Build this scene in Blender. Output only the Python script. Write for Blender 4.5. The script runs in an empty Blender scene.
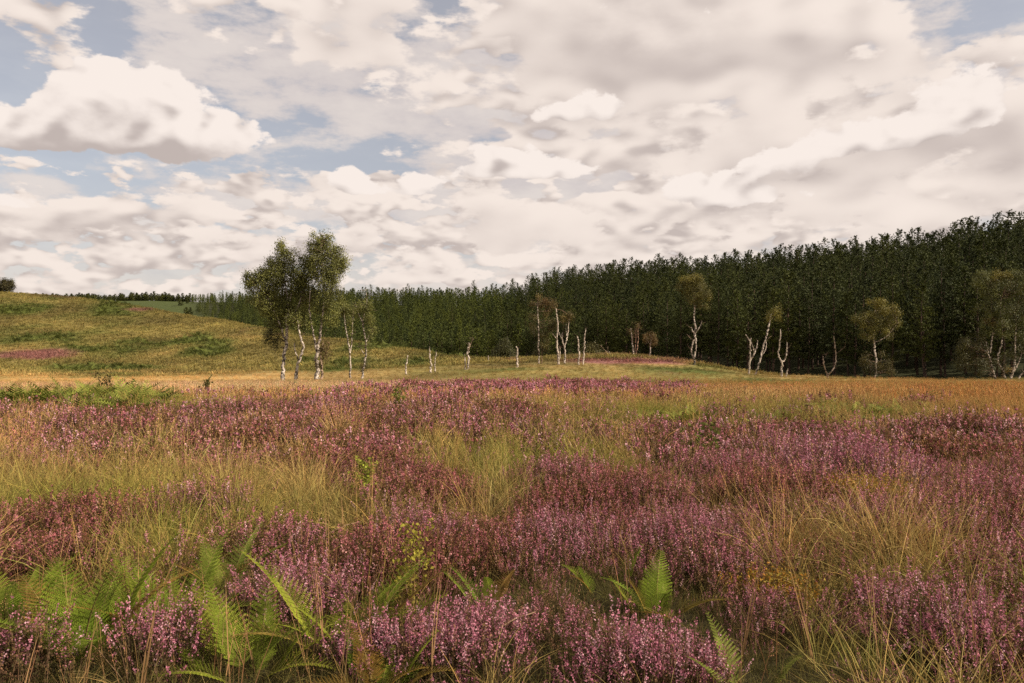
import bpy, math
import numpy as np
from mathutils import Vector

PARTS = 'all'
def want(k): return PARTS == 'all' or k in PARTS.split(',')

F, ZC, CX, CY = 796.0, 1.65, 512.0, 341.5          # focal length in pixels, eye height, picture centre
R0 = np.random.default_rng(11)
S = bpy.context.scene
COL = S.collection
SUN_AZ, SUN_EL = math.atan2(0.93, -0.24), math.radians(36)

# ------------------------------------------------------------------ helpers
def tag(o, label=None, cat=None, group=None, kind=None):
    for k, v in (('label', label), ('category', cat), ('group', group), ('kind', kind)):
        if v: o[k] = v
    return o

def mesh_np(name, V, Fs, mat, col=None, smooth=False):
    """V (n,3); Fs list of (m,k) index arrays; col (n,3) albedo per vertex"""
    me = bpy.data.meshes.new(name)
    V = np.ascontiguousarray(V, dtype=np.float32)
    me.vertices.add(len(V)); me.vertices.foreach_set('co', V.ravel())
    loops = np.concatenate([f.ravel() for f in Fs]).astype(np.int32)
    tot = np.concatenate([np.full(len(f), f.shape[1]) for f in Fs]).astype(np.int32)
    st = np.concatenate([[0], np.cumsum(tot)[:-1]]).astype(np.int32)
    me.loops.add(len(loops)); me.loops.foreach_set('vertex_index', loops)
    me.polygons.add(len(tot)); me.polygons.foreach_set('loop_start', st)
    if smooth: me.polygons.foreach_set('use_smooth', np.ones(len(tot), dtype=bool))
    if col is not None:
        a = me.attributes.new('col', 'FLOAT_COLOR', 'POINT')
        c = np.ones((len(V), 4), np.float32); c[:, :3] = col
        a.data.foreach_set('color', c.ravel())
    me.update(); me.validate()
    if mat: me.materials.append(mat)
    return me

def obj(name, me, parent=None, loc=None, link=True):
    o = bpy.data.objects.new(name, me)
    if link: COL.objects.link(o)
    if parent: o.parent = parent
    if loc is not None: o.location = loc
    return o

def empty(name, loc=(0, 0, 0), rz=0):
    o = bpy.data.objects.new(name, None); COL.objects.link(o)
    o.location = loc; o.rotation_euler = (0, 0, rz); o.empty_display_size = 0.3
    return o

class MB:
    """collects pieces (verts, faces, colour) and builds one mesh"""
    def __init__(s): s.v, s.f, s.c, s.n = [], [], [], 0
    def add(s, V, Fc, C):
        V = np.asarray(V, float).reshape(-1, 3)
        C = np.broadcast_to(np.asarray(C, float), V.shape) if np.ndim(C) < 2 else np.asarray(C, float)
        s.v.append(V); s.c.append(C); s.f.append(np.asarray(Fc) + s.n); s.n += len(V)
    def mesh(s, name, mat, smooth=False):
        byk = {}
        for f in s.f: byk.setdefault(f.shape[1], []).append(f)
        return mesh_np(name, np.concatenate(s.v), [np.concatenate(x) for x in byk.values()], mat, np.concatenate(s.c), smooth)

def unit(a): return a / np.maximum(np.linalg.norm(a, axis=-1, keepdims=True), 1e-9)

def rquads(rng, c, sa, sb, axis=None, nrm=None):
    """random oriented small faces at centres c (n,3), half sizes sa (long) sb; axis: long direction"""
    n = len(c)
    a = unit(rng.normal(size=(n, 3))) if axis is None else unit(axis)
    b = unit(np.cross(a, rng.normal(size=(n, 3)) if nrm is None else nrm))
    sa = np.broadcast_to(sa, (n,))[:, None]; sb = np.broadcast_to(sb, (n,))[:, None]
    V = np.stack([c - a * sa, c + b * sb - a * sa * .1, c + a * sa, c - b * sb - a * sa * .1], 1)
    Fq = np.arange(4 * n).reshape(n, 4)
    return V.reshape(-1, 3), Fq

def stems(rng, n, R, L, w, lean, droop, seg, up0=0.0):
    """n curved tapering ribbons from a disc of radius R. returns V,F,t, and a curve sampler"""
    r = R * np.sqrt(rng.random(n)); ph = rng.random(n) * 2 * np.pi
    root = np.stack([r * np.cos(ph), r * np.sin(ph), np.full(n, -0.03)], 1)
    ph2 = ph + rng.normal(0, .7, n)
    le = rng.uniform(*lean, n); Ln = rng.uniform(*L, n); dr = rng.uniform(*droop, n)
    out = np.stack([np.cos(ph2), np.sin(ph2), np.zeros(n)], 1)
    def curve(i, t):
        th = le[i] + dr[i] * t * .5                  # mean angle from vertical so far
        s = (Ln[i] * t)[:, None]
        return root[i] + out[i] * (np.sin(th)[:, None] * s) + np.array([0, 0, 1.]) * (np.cos(th)[:, None] * s)
    T = np.linspace(0, 1, seg + 1)
    idx = np.repeat(np.arange(n), seg + 1); tt = np.tile(T, n)
    P = curve(idx, tt).reshape(n, seg + 1, 3)
    tw = rng.normal(size=(n, 3)); tw[:, 2] *= .2
    side = unit(np.cross(P[:, -1] - P[:, 0], tw))
    wid = (np.broadcast_to(w, (n,))[:, None] * (1 - T[None] ** 2 * .92))[..., None] * side[:, None]
    V = np.stack([P - wid, P + wid], 2).reshape(-1, 3)
    b = (np.arange(n)[:, None] * (seg + 1) + np.arange(seg)[None]).ravel() * 2
    Fq = np.stack([b, b + 1, b + 3, b + 2], 1)
    return V, Fq, np.repeat(tt, 2), np.repeat(idx, 2), curve

def tube(pts, rad, sides=7):
    pts = np.asarray(pts, float); rad = np.asarray(rad, float); n = len(pts)
    d = np.gradient(pts, axis=0); d = unit(d)
    ref = np.array([0.3, 1, 0.1]); a = unit(np.cross(d, ref)); b = np.cross(d, a)
    th = np.arange(sides) * 2 * np.pi / sides
    V = pts[:, None] + rad[:, None, None] * (np.cos(th)[None, :, None] * a[:, None] + np.sin(th)[None, :, None] * b[:, None])
    i = np.arange(n - 1)[:, None] * sides; j = np.arange(sides)[None]; k = (j + 1) % sides
    Fq = np.stack([i + j, i + k, i + sides + k, i + sides + j], -1).reshape(-1, 4)
    return V.reshape(-1, 3), Fq

def spline(pts, m=6, jit=0, rng=None):
    """Catmull-Rom resample of polyline rows (x,y,z,r)"""
    p = np.asarray(pts, float)
    if len(p) < 3:
        t = np.linspace(0, 1, m + 1)[:, None]; q = p[0] * (1 - t) + p[-1] * t
    else:
        e = np.concatenate([[2 * p[0] - p[1]], p, [2 * p[-1] - p[-2]]]); q = []
        for i in range(1, len(e) - 2):
            for t in np.linspace(0, 1, m, endpoint=False):
                q.append(.5 * (2 * e[i] + (e[i + 1] - e[i - 1]) * t + (2 * e[i - 1] - 5 * e[i] + 4 * e[i + 1] - e[i + 2]) * t * t
                               + (3 * e[i] - e[i - 1] - 3 * e[i + 1] + e[i + 2]) * t ** 3))
        q.append(p[-1]); q = np.array(q)
    if jit and rng is not None: q[1:, :3] += rng.normal(0, 1, (len(q) - 1, 3)) * jit * q[1:, 3:4]
    return q

# value noise on numpy arrays
def _h(ix, iy, s):
    n = (ix.astype(np.int64) * 374761393 + iy.astype(np.int64) * 668265263 + s * 974711) & 0xFFFFFFFF
    n = ((n ^ (n >> 13)) * 1274126177) & 0xFFFFFFFF
    return ((n ^ (n >> 16)) & 0xFFFF) / 65535.0
def vn(x, y, s=0):
    x = np.asarray(x, float); y = np.asarray(y, float)
    ix, iy = np.floor(x), np.floor(y); fx, fy = x - ix, y - iy
    fx = fx * fx * (3 - 2 * fx); fy = fy * fy * (3 - 2 * fy)
    return (_h(ix, iy, s) * (1 - fx) + _h(ix + 1, iy, s) * fx) * (1 - fy) + (_h(ix, iy + 1, s) * (1 - fx) + _h(ix + 1, iy + 1, s) * fx) * fy
def fbm(x, y, s=0, o=4):
    a, t, w = 0., 0., 1.
    for k in range(o):
        a = a + w * vn(x * 2 ** k, y * 2 ** k, s + k * 17); t += w; w *= .55
    return a / t
def sstep(a, b, x):
    t = np.clip((x - a) / (b - a), 0, 1); return t * t * (3 - 2 * t)

# ------------------------------------------------------------------ terrain heights
def pchip(x, y, q):
    x = np.asarray(x, float); y = np.asarray(y, float); h = np.diff(x); d = np.diff(y) / h
    m = np.zeros(len(x)); m[0], m[-1] = d[0], d[-1]
    for i in range(1, len(x) - 1):
        if d[i - 1] * d[i] > 0:
            a, b = 2 * h[i] + h[i - 1], h[i] + 2 * h[i - 1]; m[i] = (a + b) / (a / d[i - 1] + b / d[i])
    i = np.clip(np.searchsorted(x, q) - 1, 0, len(x) - 2); t = np.clip((q - x[i]) / h[i], 0, 1)
    return (y[i] * (1 + 2 * t) * (1 - t) ** 2 + h[i] * m[i] * t * (1 - t) ** 2 + y[i + 1] * t * t * (3 - 2 * t) + h[i] * m[i + 1] * t * t * (t - 1))

ED = ([-400, 0, 150, 280, 400, 480, 560, 640, 700, 760, 850, 1024, 1400], [500, 470, 440, 390, 345, 280, 218, 178, 150, 135, 122, 104, 84])   # forest edge
RD = ([-400, 0, 150, 280, 400, 480, 560, 640, 700, 760, 850, 1024, 1400], [950, 900, 800, 700, 640, 560, 420, 360, 330, 310, 290, 240, 200])  # forest ridge
SK = ([-400, 0, 150, 200, 280, 400, 480, 520, 560, 600, 660, 700, 760, 800, 850, 900, 960, 1024, 1400], [295, 295, 294, 293, 292, 289, 288, 284, 273, 266, 261, 261, 257, 252, 246, 241, 229, 217, 150])
def edge(px): return np.interp(px, *ED)
def ridge(px): return np.interp(px, *RD)
def tree_h(px): return np.interp(px, [0, 190, 280, 480, 600, 1400], [7, 7, 12, 13, 16, 17])
def zr(px):
    return ZC + (CY - np.interp(px, *SK)) / F * ridge(px) - tree_h(px)
COLS = {   # picture column -> (depth, picture row of the ground) ... then (depth, height) beyond what shows
    -400: ([(60, 380), (80, 376), (100, 366), (120, 345), (150, 305), (175, 268), (200, 255)], [(260, 20), (400, 14)]),
    0:    ([(60, 380), (80, 377.5), (100, 373), (120, 356), (150, 324), (175, 301), (195, 292)], [(240, 13), (350, 3), (420, 0)]),
    60:   ([(60, 379.5), (80, 377.5), (100, 374), (120, 359), (150, 330), (172, 307), (190, 297)], [(235, 10), (330, 0), (420, -2)]),
    150:  ([(60, 379), (80, 377), (100, 373.5), (120, 360), (150, 334), (170, 316), (183, 309)], [(225, 5), (320, -3), (400, -4)]),
    220:  ([(60, 378.5), (80, 376.5), (100, 372), (120, 356), (145, 334), (160, 323), (172, 319)], [(210, 2), (300, -5), (380, -5)]),
    280:  ([(60, 378), (80, 376), (100, 368), (120, 351), (138, 335), (150, 328)], [(185, -1), (260, -6), (360, -5)]),
    340:  ([(60, 377.5), (80, 374), (95, 367), (115, 350), (132, 339)], [(165, -2), (240, -7), (340, -6)]),
    400:  ([(60, 377), (80, 372.5), (95, 365), (110, 354), (122, 348)], [(150, -3), (210, -7), (320, -6)]),
    480:  ([(60, 376.5), (80, 369.5), (95, 362.5), (108, 359)], [(135, -3.5), (190, -7), (260, -7)]),
    560:  ([(60, 376), (80, 366.5), (100, 359), (113, 356)], [(140, -3.5), (180, -6), (210, -6)]),
    640:  ([(60, 376.5), (80, 367), (100, 358), (116, 354.5)], [(140, -3.5), (165, -5)]),
    700:  ([(60, 377.5), (80, 370), (94, 366.5)], [(112, -3.4), (140, -5)]),
    760:  ([(60, 378.5), (78, 375), (88, 374)], [(104, -3.2), (125, -4.4)]),
    850:  ([(60, 379), (78, 377.5), (86, 377.5)], [(100, -3.2), (115, -4)]),
    1024: ([(60, 379.5), (78, 378.6), (84, 378.6)], [(98, -3.2)]),
    1400: ([(60, 380), (75, 379)], [(82, -2.8)]),
}
PXG = np.arange(-400, 1401, 10.); YG = np.concatenate([np.linspace(0, 60, 61), np.geomspace(61, 4000, 420)])
def _table():
    ks = sorted(COLS); T = []
    for k in ks:
        a, b = COLS[k]
        pts = [(0, 0), (10, 0), (20, -.08), (35, -.45)] + [(Y, ZC - (p - CY) / F * Y) for Y, p in a] + list(b)
        e, r, zz = float(edge(k)), float(ridge(k)), float(zr(k))
        if pts[-1][0] < e - 3: pts.append((e, pts[-1][1]))
        n0 = pts[-1]
        pts += [(n0[0] + (r - n0[0]) * .5, n0[1] + (zz - n0[1]) * .48), (r, zz), (r + 250, zz + 1), (4000, zz + 3)]
        x, y = zip(*pts); T.append(pchip(x, y, YG))
    T = np.array(T)
    G = np.stack([pchip(ks, T[:, j], PXG) for j in range(len(YG))], 1)
    for _ in range(3):
        G[1:-1] = .25 * G[:-2] + .5 * G[1:-1] + .25 * G[2:]
    return G
GT = _table()
def hgt(x, y, bumps=True):
    x = np.asarray(x, float); y = np.asarray(y, float)
    px = np.clip(CX + F * x / np.maximum(y, 2.0), -400, 1400)
    i = np.clip((px + 400) / 10, 0, len(PXG) - 1.001); i0 = i.astype(int); fi = i - i0
    yy = np.clip(y, 0, 3999); j0 = np.clip(np.searchsorted(YG, yy, side='right') - 1, 0, len(YG) - 2)
    fj = (yy - YG[j0]) / (YG[j0 + 1] - YG[j0])
    z = (GT[i0, j0] * (1 - fi) + GT[i0 + 1, j0] * fi) * (1 - fj) + (GT[i0, j0 + 1] * (1 - fi) + GT[i0 + 1, j0 + 1] * fi) * fj
    z = z - .26 * sstep(12, 32, y) * (1 - sstep(62, 95, y))
    if bumps:
        z = z + (fbm(x / 3.1, y / 3.1, 3, 3) - .5) * .24 * sstep(2, 8, y) * (1 - .5 * sstep(20, 40, y)) + (fbm(x / 14, y / 14, 5, 3) - .5) * np.clip((y - 30) / 40, 0, 1) * 1.0 * (1 - .5 * sstep(200, 400, y))
    return z
def proj(x, y, z):
    y = np.maximum(y, .5)
    return CX + F * x / y, CY - F * (z - ZC) / y
def ground_at(px, py):
    """the first ground point seen at a picture position"""
    Y = np.geomspace(2.5, 900, 4000); X = (px - CX) / F * Y
    p = proj(X, Y, hgt(X, Y))[1]
    k = int(np.argmax(p <= py)); return float(X[k]), float(Y[k]), float(hgt(X[k], Y[k]))

# ------------------------------------------------------------------ what grows where
def blobs(px, py, L):
    r = np.zeros_like(px)
    for cx, cy, rx, ry, a in L:
        r = r + a * np.exp(-(((px - cx) / rx) ** 2 + ((py - cy) / ry) ** 2))
    return r
HEA = [(120, 382, 260, 11, -1.6), (512, 375, 700, 5, -.9), (900, 384, 160, 10, -.8), (850, 575, 150, 65, 1.3), (90, 600, 70, 45, -.55), (345, 600, 45, 50, -.45), (630, 590, 45, 25, -.3), (150, 442, 260, 26, 1.0), (410, 430, 120, 24, .8), (560, 394, 210, 8, .9), (880, 470, 190, 38, 1.1), (800, 560, 300, 80, 1.5),
       (500, 645, 210, 60, 1.0), (520, 525, 150, 28, .8), (145, 620, 45, 60, .6), (310, 580, 80, 35, .8), (20, 640, 45, 70, .9), (690, 440, 80, 18, .5), (640, 360, 90, 3, .8), (240, 470, 60, 20, .5), (360, 490, 90, 25, .5),
       (100, 535, 220, 30, -.8), (290, 525, 70, 28, -.55), (545, 472, 90, 26, -.65), (600, 492, 50, 22, -.7), (470, 470, 40, 25, -.4), (830, 424, 140, 13, -1.2), (920, 395, 230, 20, -1.3),
       (975, 675, 60, 20, -1.3), (130, 410, 110, 7, -1.0), (640, 420, 90, 10, -.5), (220, 640, 120, 40, -.35)]
def mound(x, y, cell=1.0):
    """nearest heather cushion: 1 at its middle falling to 0 in the hollow between, and a number of its own"""
    gx, gy = np.floor(x / cell), np.floor(y / cell); best = np.full(np.shape(x), 9.); idn = np.zeros(np.shape(x)); pr = np.zeros(np.shape(x))
    for i in (-1, 0, 1):
        for j in (-1, 0, 1):
            cx, cy = gx + i, gy + j; ox, oy = cx + .15 + .7 * _h(cx, cy, 91), cy + .15 + .7 * _h(cx, cy, 92); rr = .36 + .36 * _h(cx, cy, 93)
            d = np.hypot(x / cell - ox, y / cell - oy) / rr; k = d < best; best = np.where(k, d, best); idn = np.where(k, _h(cx, cy, 94), idn); pr = np.where(k, _h(cx, cy, 95), pr)
    return np.clip(1 - best ** 2 * .62, 0, 1), idn, pr
def heather_w(x, y, px, py):
    w = .12 + blobs(px, py, HEA) + (fbm(x / 1.7, y / 1.7, 21, 4) - .5) * 1.15
    return np.clip(sstep(-.12, .85, w), .13 * (1 - sstep(20, 30, y)), .97)
def cushions(x, y, px, py):
    f, idn, pr = mound(x + .25 * fbm(x * 2.2, y * 2.2, 71, 2), y + .2 * fbm(x * 2.2, y * 2.2, 73, 2))
    return f, idn, heather_w(x, y, px, py) > pr
GREEN = [(120, 535, 260, 40, 1.0), (545, 475, 130, 38, .6), (830, 424, 170, 14, .45), (980, 670, 130, 45, 1.6), (300, 620, 300, 60, .5), (60, 412, 180, 10, .8), (640, 420, 120, 14, .6), (450, 372, 150, 5, .5), (720, 366, 60, 6, .8)]
RUSS = [(920, 395, 260, 22, 1.0), (1010, 420, 90, 25, .8), (560, 384, 200, 6, .3), (800, 385, 150, 8, .6)]
def grass_tint(x, y, px, py, rng):
    n = len(px); g = np.clip(blobs(px, py, GREEN) + (fbm(x / 2.5, y / 2.5, 31, 3) - .5) * 1.0, 0, 1)[:, None]
    r = np.clip(blobs(px, py, RUSS) + (fbm(x / 4, y / 4, 33, 3) - .5) * .8, 0, 1)[:, None]
    straw = np.array([.36, .235, .095]); green = np.array([.165, .175, .026]); russ = np.array([.34, .20, .065]); pale = np.array([.42, .315, .165])
    c = straw * (1 - r) + russ * r; c = c * (1 - g) + green * g
    p = np.clip(blobs(px, py, [(170, 391, 260, 8, 1.0), (420, 384, 160, 6, .8), (760, 400, 120, 9, .4)]) * (.5 + fbm(x / 3, y / 3, 37, 3)), 0, 1)[:, None]; c = c * (1 - p) + pale * p
    return c * rng.uniform(.7, 1.25, (n, 1)) * (1 + rng.normal(0, .05, (n, 3)))
HILLG = [(110, 368, 60, 4, .7), (130, 343, 45, 5, .7), (20, 312, 30, 4, .6), (190, 340, 45, 6, .7), (60, 340, 35, 5, .7), (215, 352, 60, 5, .7), (120, 310, 60, 4, .5), (330, 362, 60, 6, .8), (430, 364, 40, 5, .6), (700, 368, 40, 6, .7), (385, 348, 30, 5, .6)]
HILLP = [(42, 354, 58, 6, 1.7), (140, 309, 16, 2.5, 1.3), (110, 331, 22, 2, .6), (60, 297, 30, 2, .5), (650, 361, 90, 5, 1.5), (90, 302, 25, 2, .4)]
HILLS = [(120, 377, 240, 6, 1.1), (480, 372, 200, 6, .5), (840, 380, 200, 6, .4), (180, 339, 30, 3, .8), (240, 338, 40, 3, .7), (60, 385, 120, 4, .8), (20, 352, 20, 2, .5), (650, 363, 50, 3, .6), (130, 380, 160, 4, .9)]
def hill_tint(x, y, px, py):
    """colour of grass, bracken and heather patches on the far slopes"""
    n1 = (fbm(x / 9, y / 9, 41, 4) - .5)[:, None]
    g = np.clip(blobs(px, py, HILLG)[:, None] * 1.35 + (fbm(x / 8, y / 13, 43, 4)[:, None] - .53) * 3.8, 0, 1)
    p = np.clip(blobs(px, py, HILLP)[:, None] * 1.3 + (fbm(x / 7, y / 7, 47, 3)[:, None] - .78) * 3, 0, 1)
    s = np.clip(blobs(px, py, HILLS)[:, None] + (fbm(x / 8, y / 16, 49, 3)[:, None] - .68) * 2.2, 0, 1)
    base = np.array([.172, .134, .042]) * (1 + n1 * 1.6)
    c = base * (1 - s) + np.array([.40, .26, .10]) * s
    c = c * (1 - g) + np.array([.085, .098, .022]) * g
    return c * (1 - p) + np.array([.22, .095, .085]) * p

# ------------------------------------------------------------------ materials
def nodes_mat(name):
    m = bpy.data.materials.new(name); m.use_nodes = True; nt = m.node_tree; nt.nodes.clear()
    return m, nt, nt.nodes.new, nt.links.new
def cover_mat(name, tinted, trans=.25, rough=.75, spec=.2, rnd=0.0, rndcol=None, noise=0.0):
    """albedo from the 'col' attribute, times the tint each scattered plant carries, with object-random and noise variation"""
    m, nt, N, L = nodes_mat(name)
    out = N('ShaderNodeOutputMaterial'); pb = N('ShaderNodeBsdfPrincipled'); at = N('ShaderNodeAttribute'); at.attribute_name = 'col'
    c = at.outputs['Color']
    def mul(a, b, fac=1.0, t='MULTIPLY'):
        x = N('ShaderNodeMix'); x.data_type = 'RGBA'; x.blend_type = t
        if isinstance(fac, (int, float)): x.inputs[0].default_value = fac
        else: L(fac, x.inputs[0])
        for s_, v in ((x.inputs[6], a), (x.inputs[7], b)):
            if isinstance(v, tuple): s_.default_value = (*v, 1)
            else: L(v, s_)
        return x.outputs[2]
    if tinted:
        t = N('ShaderNodeAttribute'); t.attribute_type = 'INSTANCER'; t.attribute_name = 'tint'; c = mul(c, t.outputs['Color'])
    if rnd:
        oi = N('ShaderNodeObjectInfo'); c = mul(c, mul(c, rndcol, 1.0), oi.outputs['Random'], 'MIX')
    if noise:
        tc = N('ShaderNodeTexCoord'); no = N('ShaderNodeTexNoise'); no.inputs['Scale'].default_value = noise; no.inputs['Detail'].default_value = 3
        L(tc.outputs['Object'], no.inputs['Vector'])
        mr = N('ShaderNodeMapRange'); mr.inputs[1].default_value = .3; mr.inputs[2].default_value = .7; mr.inputs[3].default_value = .6; mr.inputs[4].default_value = 1.35
        L(no.outputs[0], mr.inputs[0]); cc = N('ShaderNodeCombineColor'); [L(mr.outputs[0], cc.inputs[k]) for k in range(3)]
        c = mul(c, cc.outputs[0])
    L(c, pb.inputs['Base Color']); pb.inputs['Roughness'].default_value = rough; pb.inputs['Specular IOR Level'].default_value = spec
    if trans:
        tr = N('ShaderNodeBsdfTranslucent'); L(c, tr.inputs['Color']); mx = N('ShaderNodeMixShader'); mx.inputs[0].default_value = trans
        L(pb.outputs[0], mx.inputs[1]); L(tr.outputs[0], mx.inputs[2]); L(mx.outputs[0], out.inputs[0])
    else: L(pb.outputs[0], out.inputs[0])
    return m
M_SC = cover_mat('scattered_plant', True, .2)
M_PL = cover_mat('single_plant', False, .2)
M_FERN = cover_mat('fern_leaf', False, .3, .8, .06, noise=9)
M_PINE = cover_mat('pine_needles', False, .08, .7, .2, 1, (1.8, 1.6, .9))
M_LEAF = cover_mat('birch_leaves', False, .22, .6, .3, noise=1.1)

def bark_mat(name, white, dark, scale=3.0, thr=.56):
    m, nt, N, L = nodes_mat(name)
    out = N('ShaderNodeOutputMaterial'); pb = N('ShaderNodeBsdfPrincipled'); tc = N('ShaderNodeTexCoord'); at = N('ShaderNodeAttribute'); at.attribute_name = 'col'
    mp = N('ShaderNodeMapping'); mp.inputs['Scale'].default_value = (scale, scale, scale * 1.6); L(tc.outputs['Object'], mp.inputs['Vector'])
    n1 = N('ShaderNodeTexNoise'); n1.inputs['Scale'].default_value = 1.0; n1.inputs['Detail'].default_value = 5; n1.inputs['Roughness'].default_value = .65
    L(mp.outputs[0], n1.inputs['Vector'])
    r = N('ShaderNodeValToRGB'); r.color_ramp.elements[0].position = thr - .07; r.color_ramp.elements[1].position = thr + .03
    r.color_ramp.elements[0].color = (*white, 1); r.color_ramp.elements[1].color = (*dark, 1); L(n1.outputs[0], r.inputs[0])
    x = N('ShaderNodeMix'); x.data_type = 'RGBA'; x.blend_type = 'MULTIPLY'; x.inputs[0].default_value = 1
    L(r.outputs[0], x.inputs[6]); L(at.outputs['Color'], x.inputs[7]); L(x.outputs[2], pb.inputs['Base Color'])
    pb.inputs['Roughness'].default_value = .8; pb.inputs['Specular IOR Level'].default_value = .2
    bp = N('ShaderNodeBump'); bp.inputs['Strength'].default_value = .5; bp.inputs['Distance'].default_value = .05; L(n1.outputs[0], bp.inputs['Height']); L(bp.outputs[0], pb.inputs['Normal'])
    L(pb.outputs[0], out.inputs[0]); return m
M_BIRCH = bark_mat('birch_bark', (.55, .46, .385), (.06, .045, .035), 3.2, .52)
M_DEAD = bark_mat('bleached_bark', (.50, .415, .345), (.11, .085, .065), 3.5, .54)
M_PBARK = bark_mat('pine_bark', (.10, .06, .04), (.03, .02, .015), 2, .5)

# ------------------------------------------------------------------ world, sun, camera
BIL = .16
HERO = [(128, 128, 84, 28, .62), (50, 136, 50, 17, .52), (208, 134, 42, 19, .54), (108, 82, 44, 22, .60), (160, 95, 40, 20, .45), (85, 100, 40, 20, .3), (130, 180, 170, 13, -.7), (355, 180, 24, 13, .62), (345, 190, 44, 8, .4), (418, 188, 36, 11, .60), (380, 207, 90, 8, -.6),
        (528, 158, 44, 16, .62), (490, 172, 50, 9, .45), (560, 172, 40, 8, .35), (525, 190, 100, 8, -.6), (690, 186, 36, 12, .60), (740, 200, 70, 12, .5), (830, 150, 80, 18, .45), (780, 215, 130, 9, -.5), (600, 104, 46, 16, .46), (548, 118, 40, 10, .36), (600, 130, 90, 8, -.4), (965, 104, 60, 22, .46), (905, 130, 50, 14, .42), (940, 158, 120, 9, -.45), (760, 168, 50, 12, .36),
        (640, 226, 46, 9, .40), (880, 208, 60, 9, .40), (690, 240, 110, 6, -.35), (10, 200, 30, 12, .42)]
COVER = [(110, 120, 150, 70, -.5), (110, 194, 220, 20, -.28), (15, 62, 45, 42, -.26), (320, 130, 90, 40, -.26), (235, 60, 40, 26, -.12), (60, 20, 90, 22, -.1), (720, 45, 190, 45, .26), (600, 35, 80, 34, .12), (900, 150, 160, 22, .16), (985, 16, 55, 36, -.36), (565, 186, 110, 14, -.26), (400, 145, 130, 30, -.24), (470, 30, 110, 40, -.10), (330, 50, 110, 30, .06), (300, 200, 200, 20, -.1), (300, 70, 60, 50, -.16)]
DARK = [(680, 68, 170, 16, .26), (900, 148, 110, 12, .30), (880, 178, 140, 9, .2), (610, 105, 90, 12, .15), (750, 25, 200, 18, -.22), (820, 110, 120, 20, -.12), (970, 105, 40, 10, .1)]
COVERC = [(590, 112, 70, 26, .16), (760, 160, 220, 40, .14), (690, 200, 110, 22, .12), (960, 60, 70, 26, .10), (130, 120, 200, 70, -.2), (330, 130, 90, 40, -.22), (400, 60, 120, 40, .02), (375, 184, 90, 10, .16), (985, 16, 60, 30, -.3), (565, 190, 60, 10, -.25), (100, 215, 120, 20, .05)]
COVERB = [(375, 184, 90, 11, .30), (520, 162, 70, 16, .26), (230, 190, 60, 9, .12), (100, 245, 200, 26, .14), (430, 245, 200, 22, .08), (280, 232, 70, 7, -.2), (40, 203, 70, 9, .06), (700, 225, 160, 30, .16), (560, 190, 70, 8, -.1), (300, 150, 120, 14, -.2), (100, 190, 150, 14, -.12), (690, 190, 60, 14, .2)]
VEIL = [(330, 70, 200, 50, .20), (560, 210, 250, 50, .10), (330, 145, 150, 14, -.10), (20, 60, 50, 60, -.25), (1000, 15, 60, 40, -.15), (200, 200, 300, 16, .12), (720, 150, 260, 110, .5)]
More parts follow.
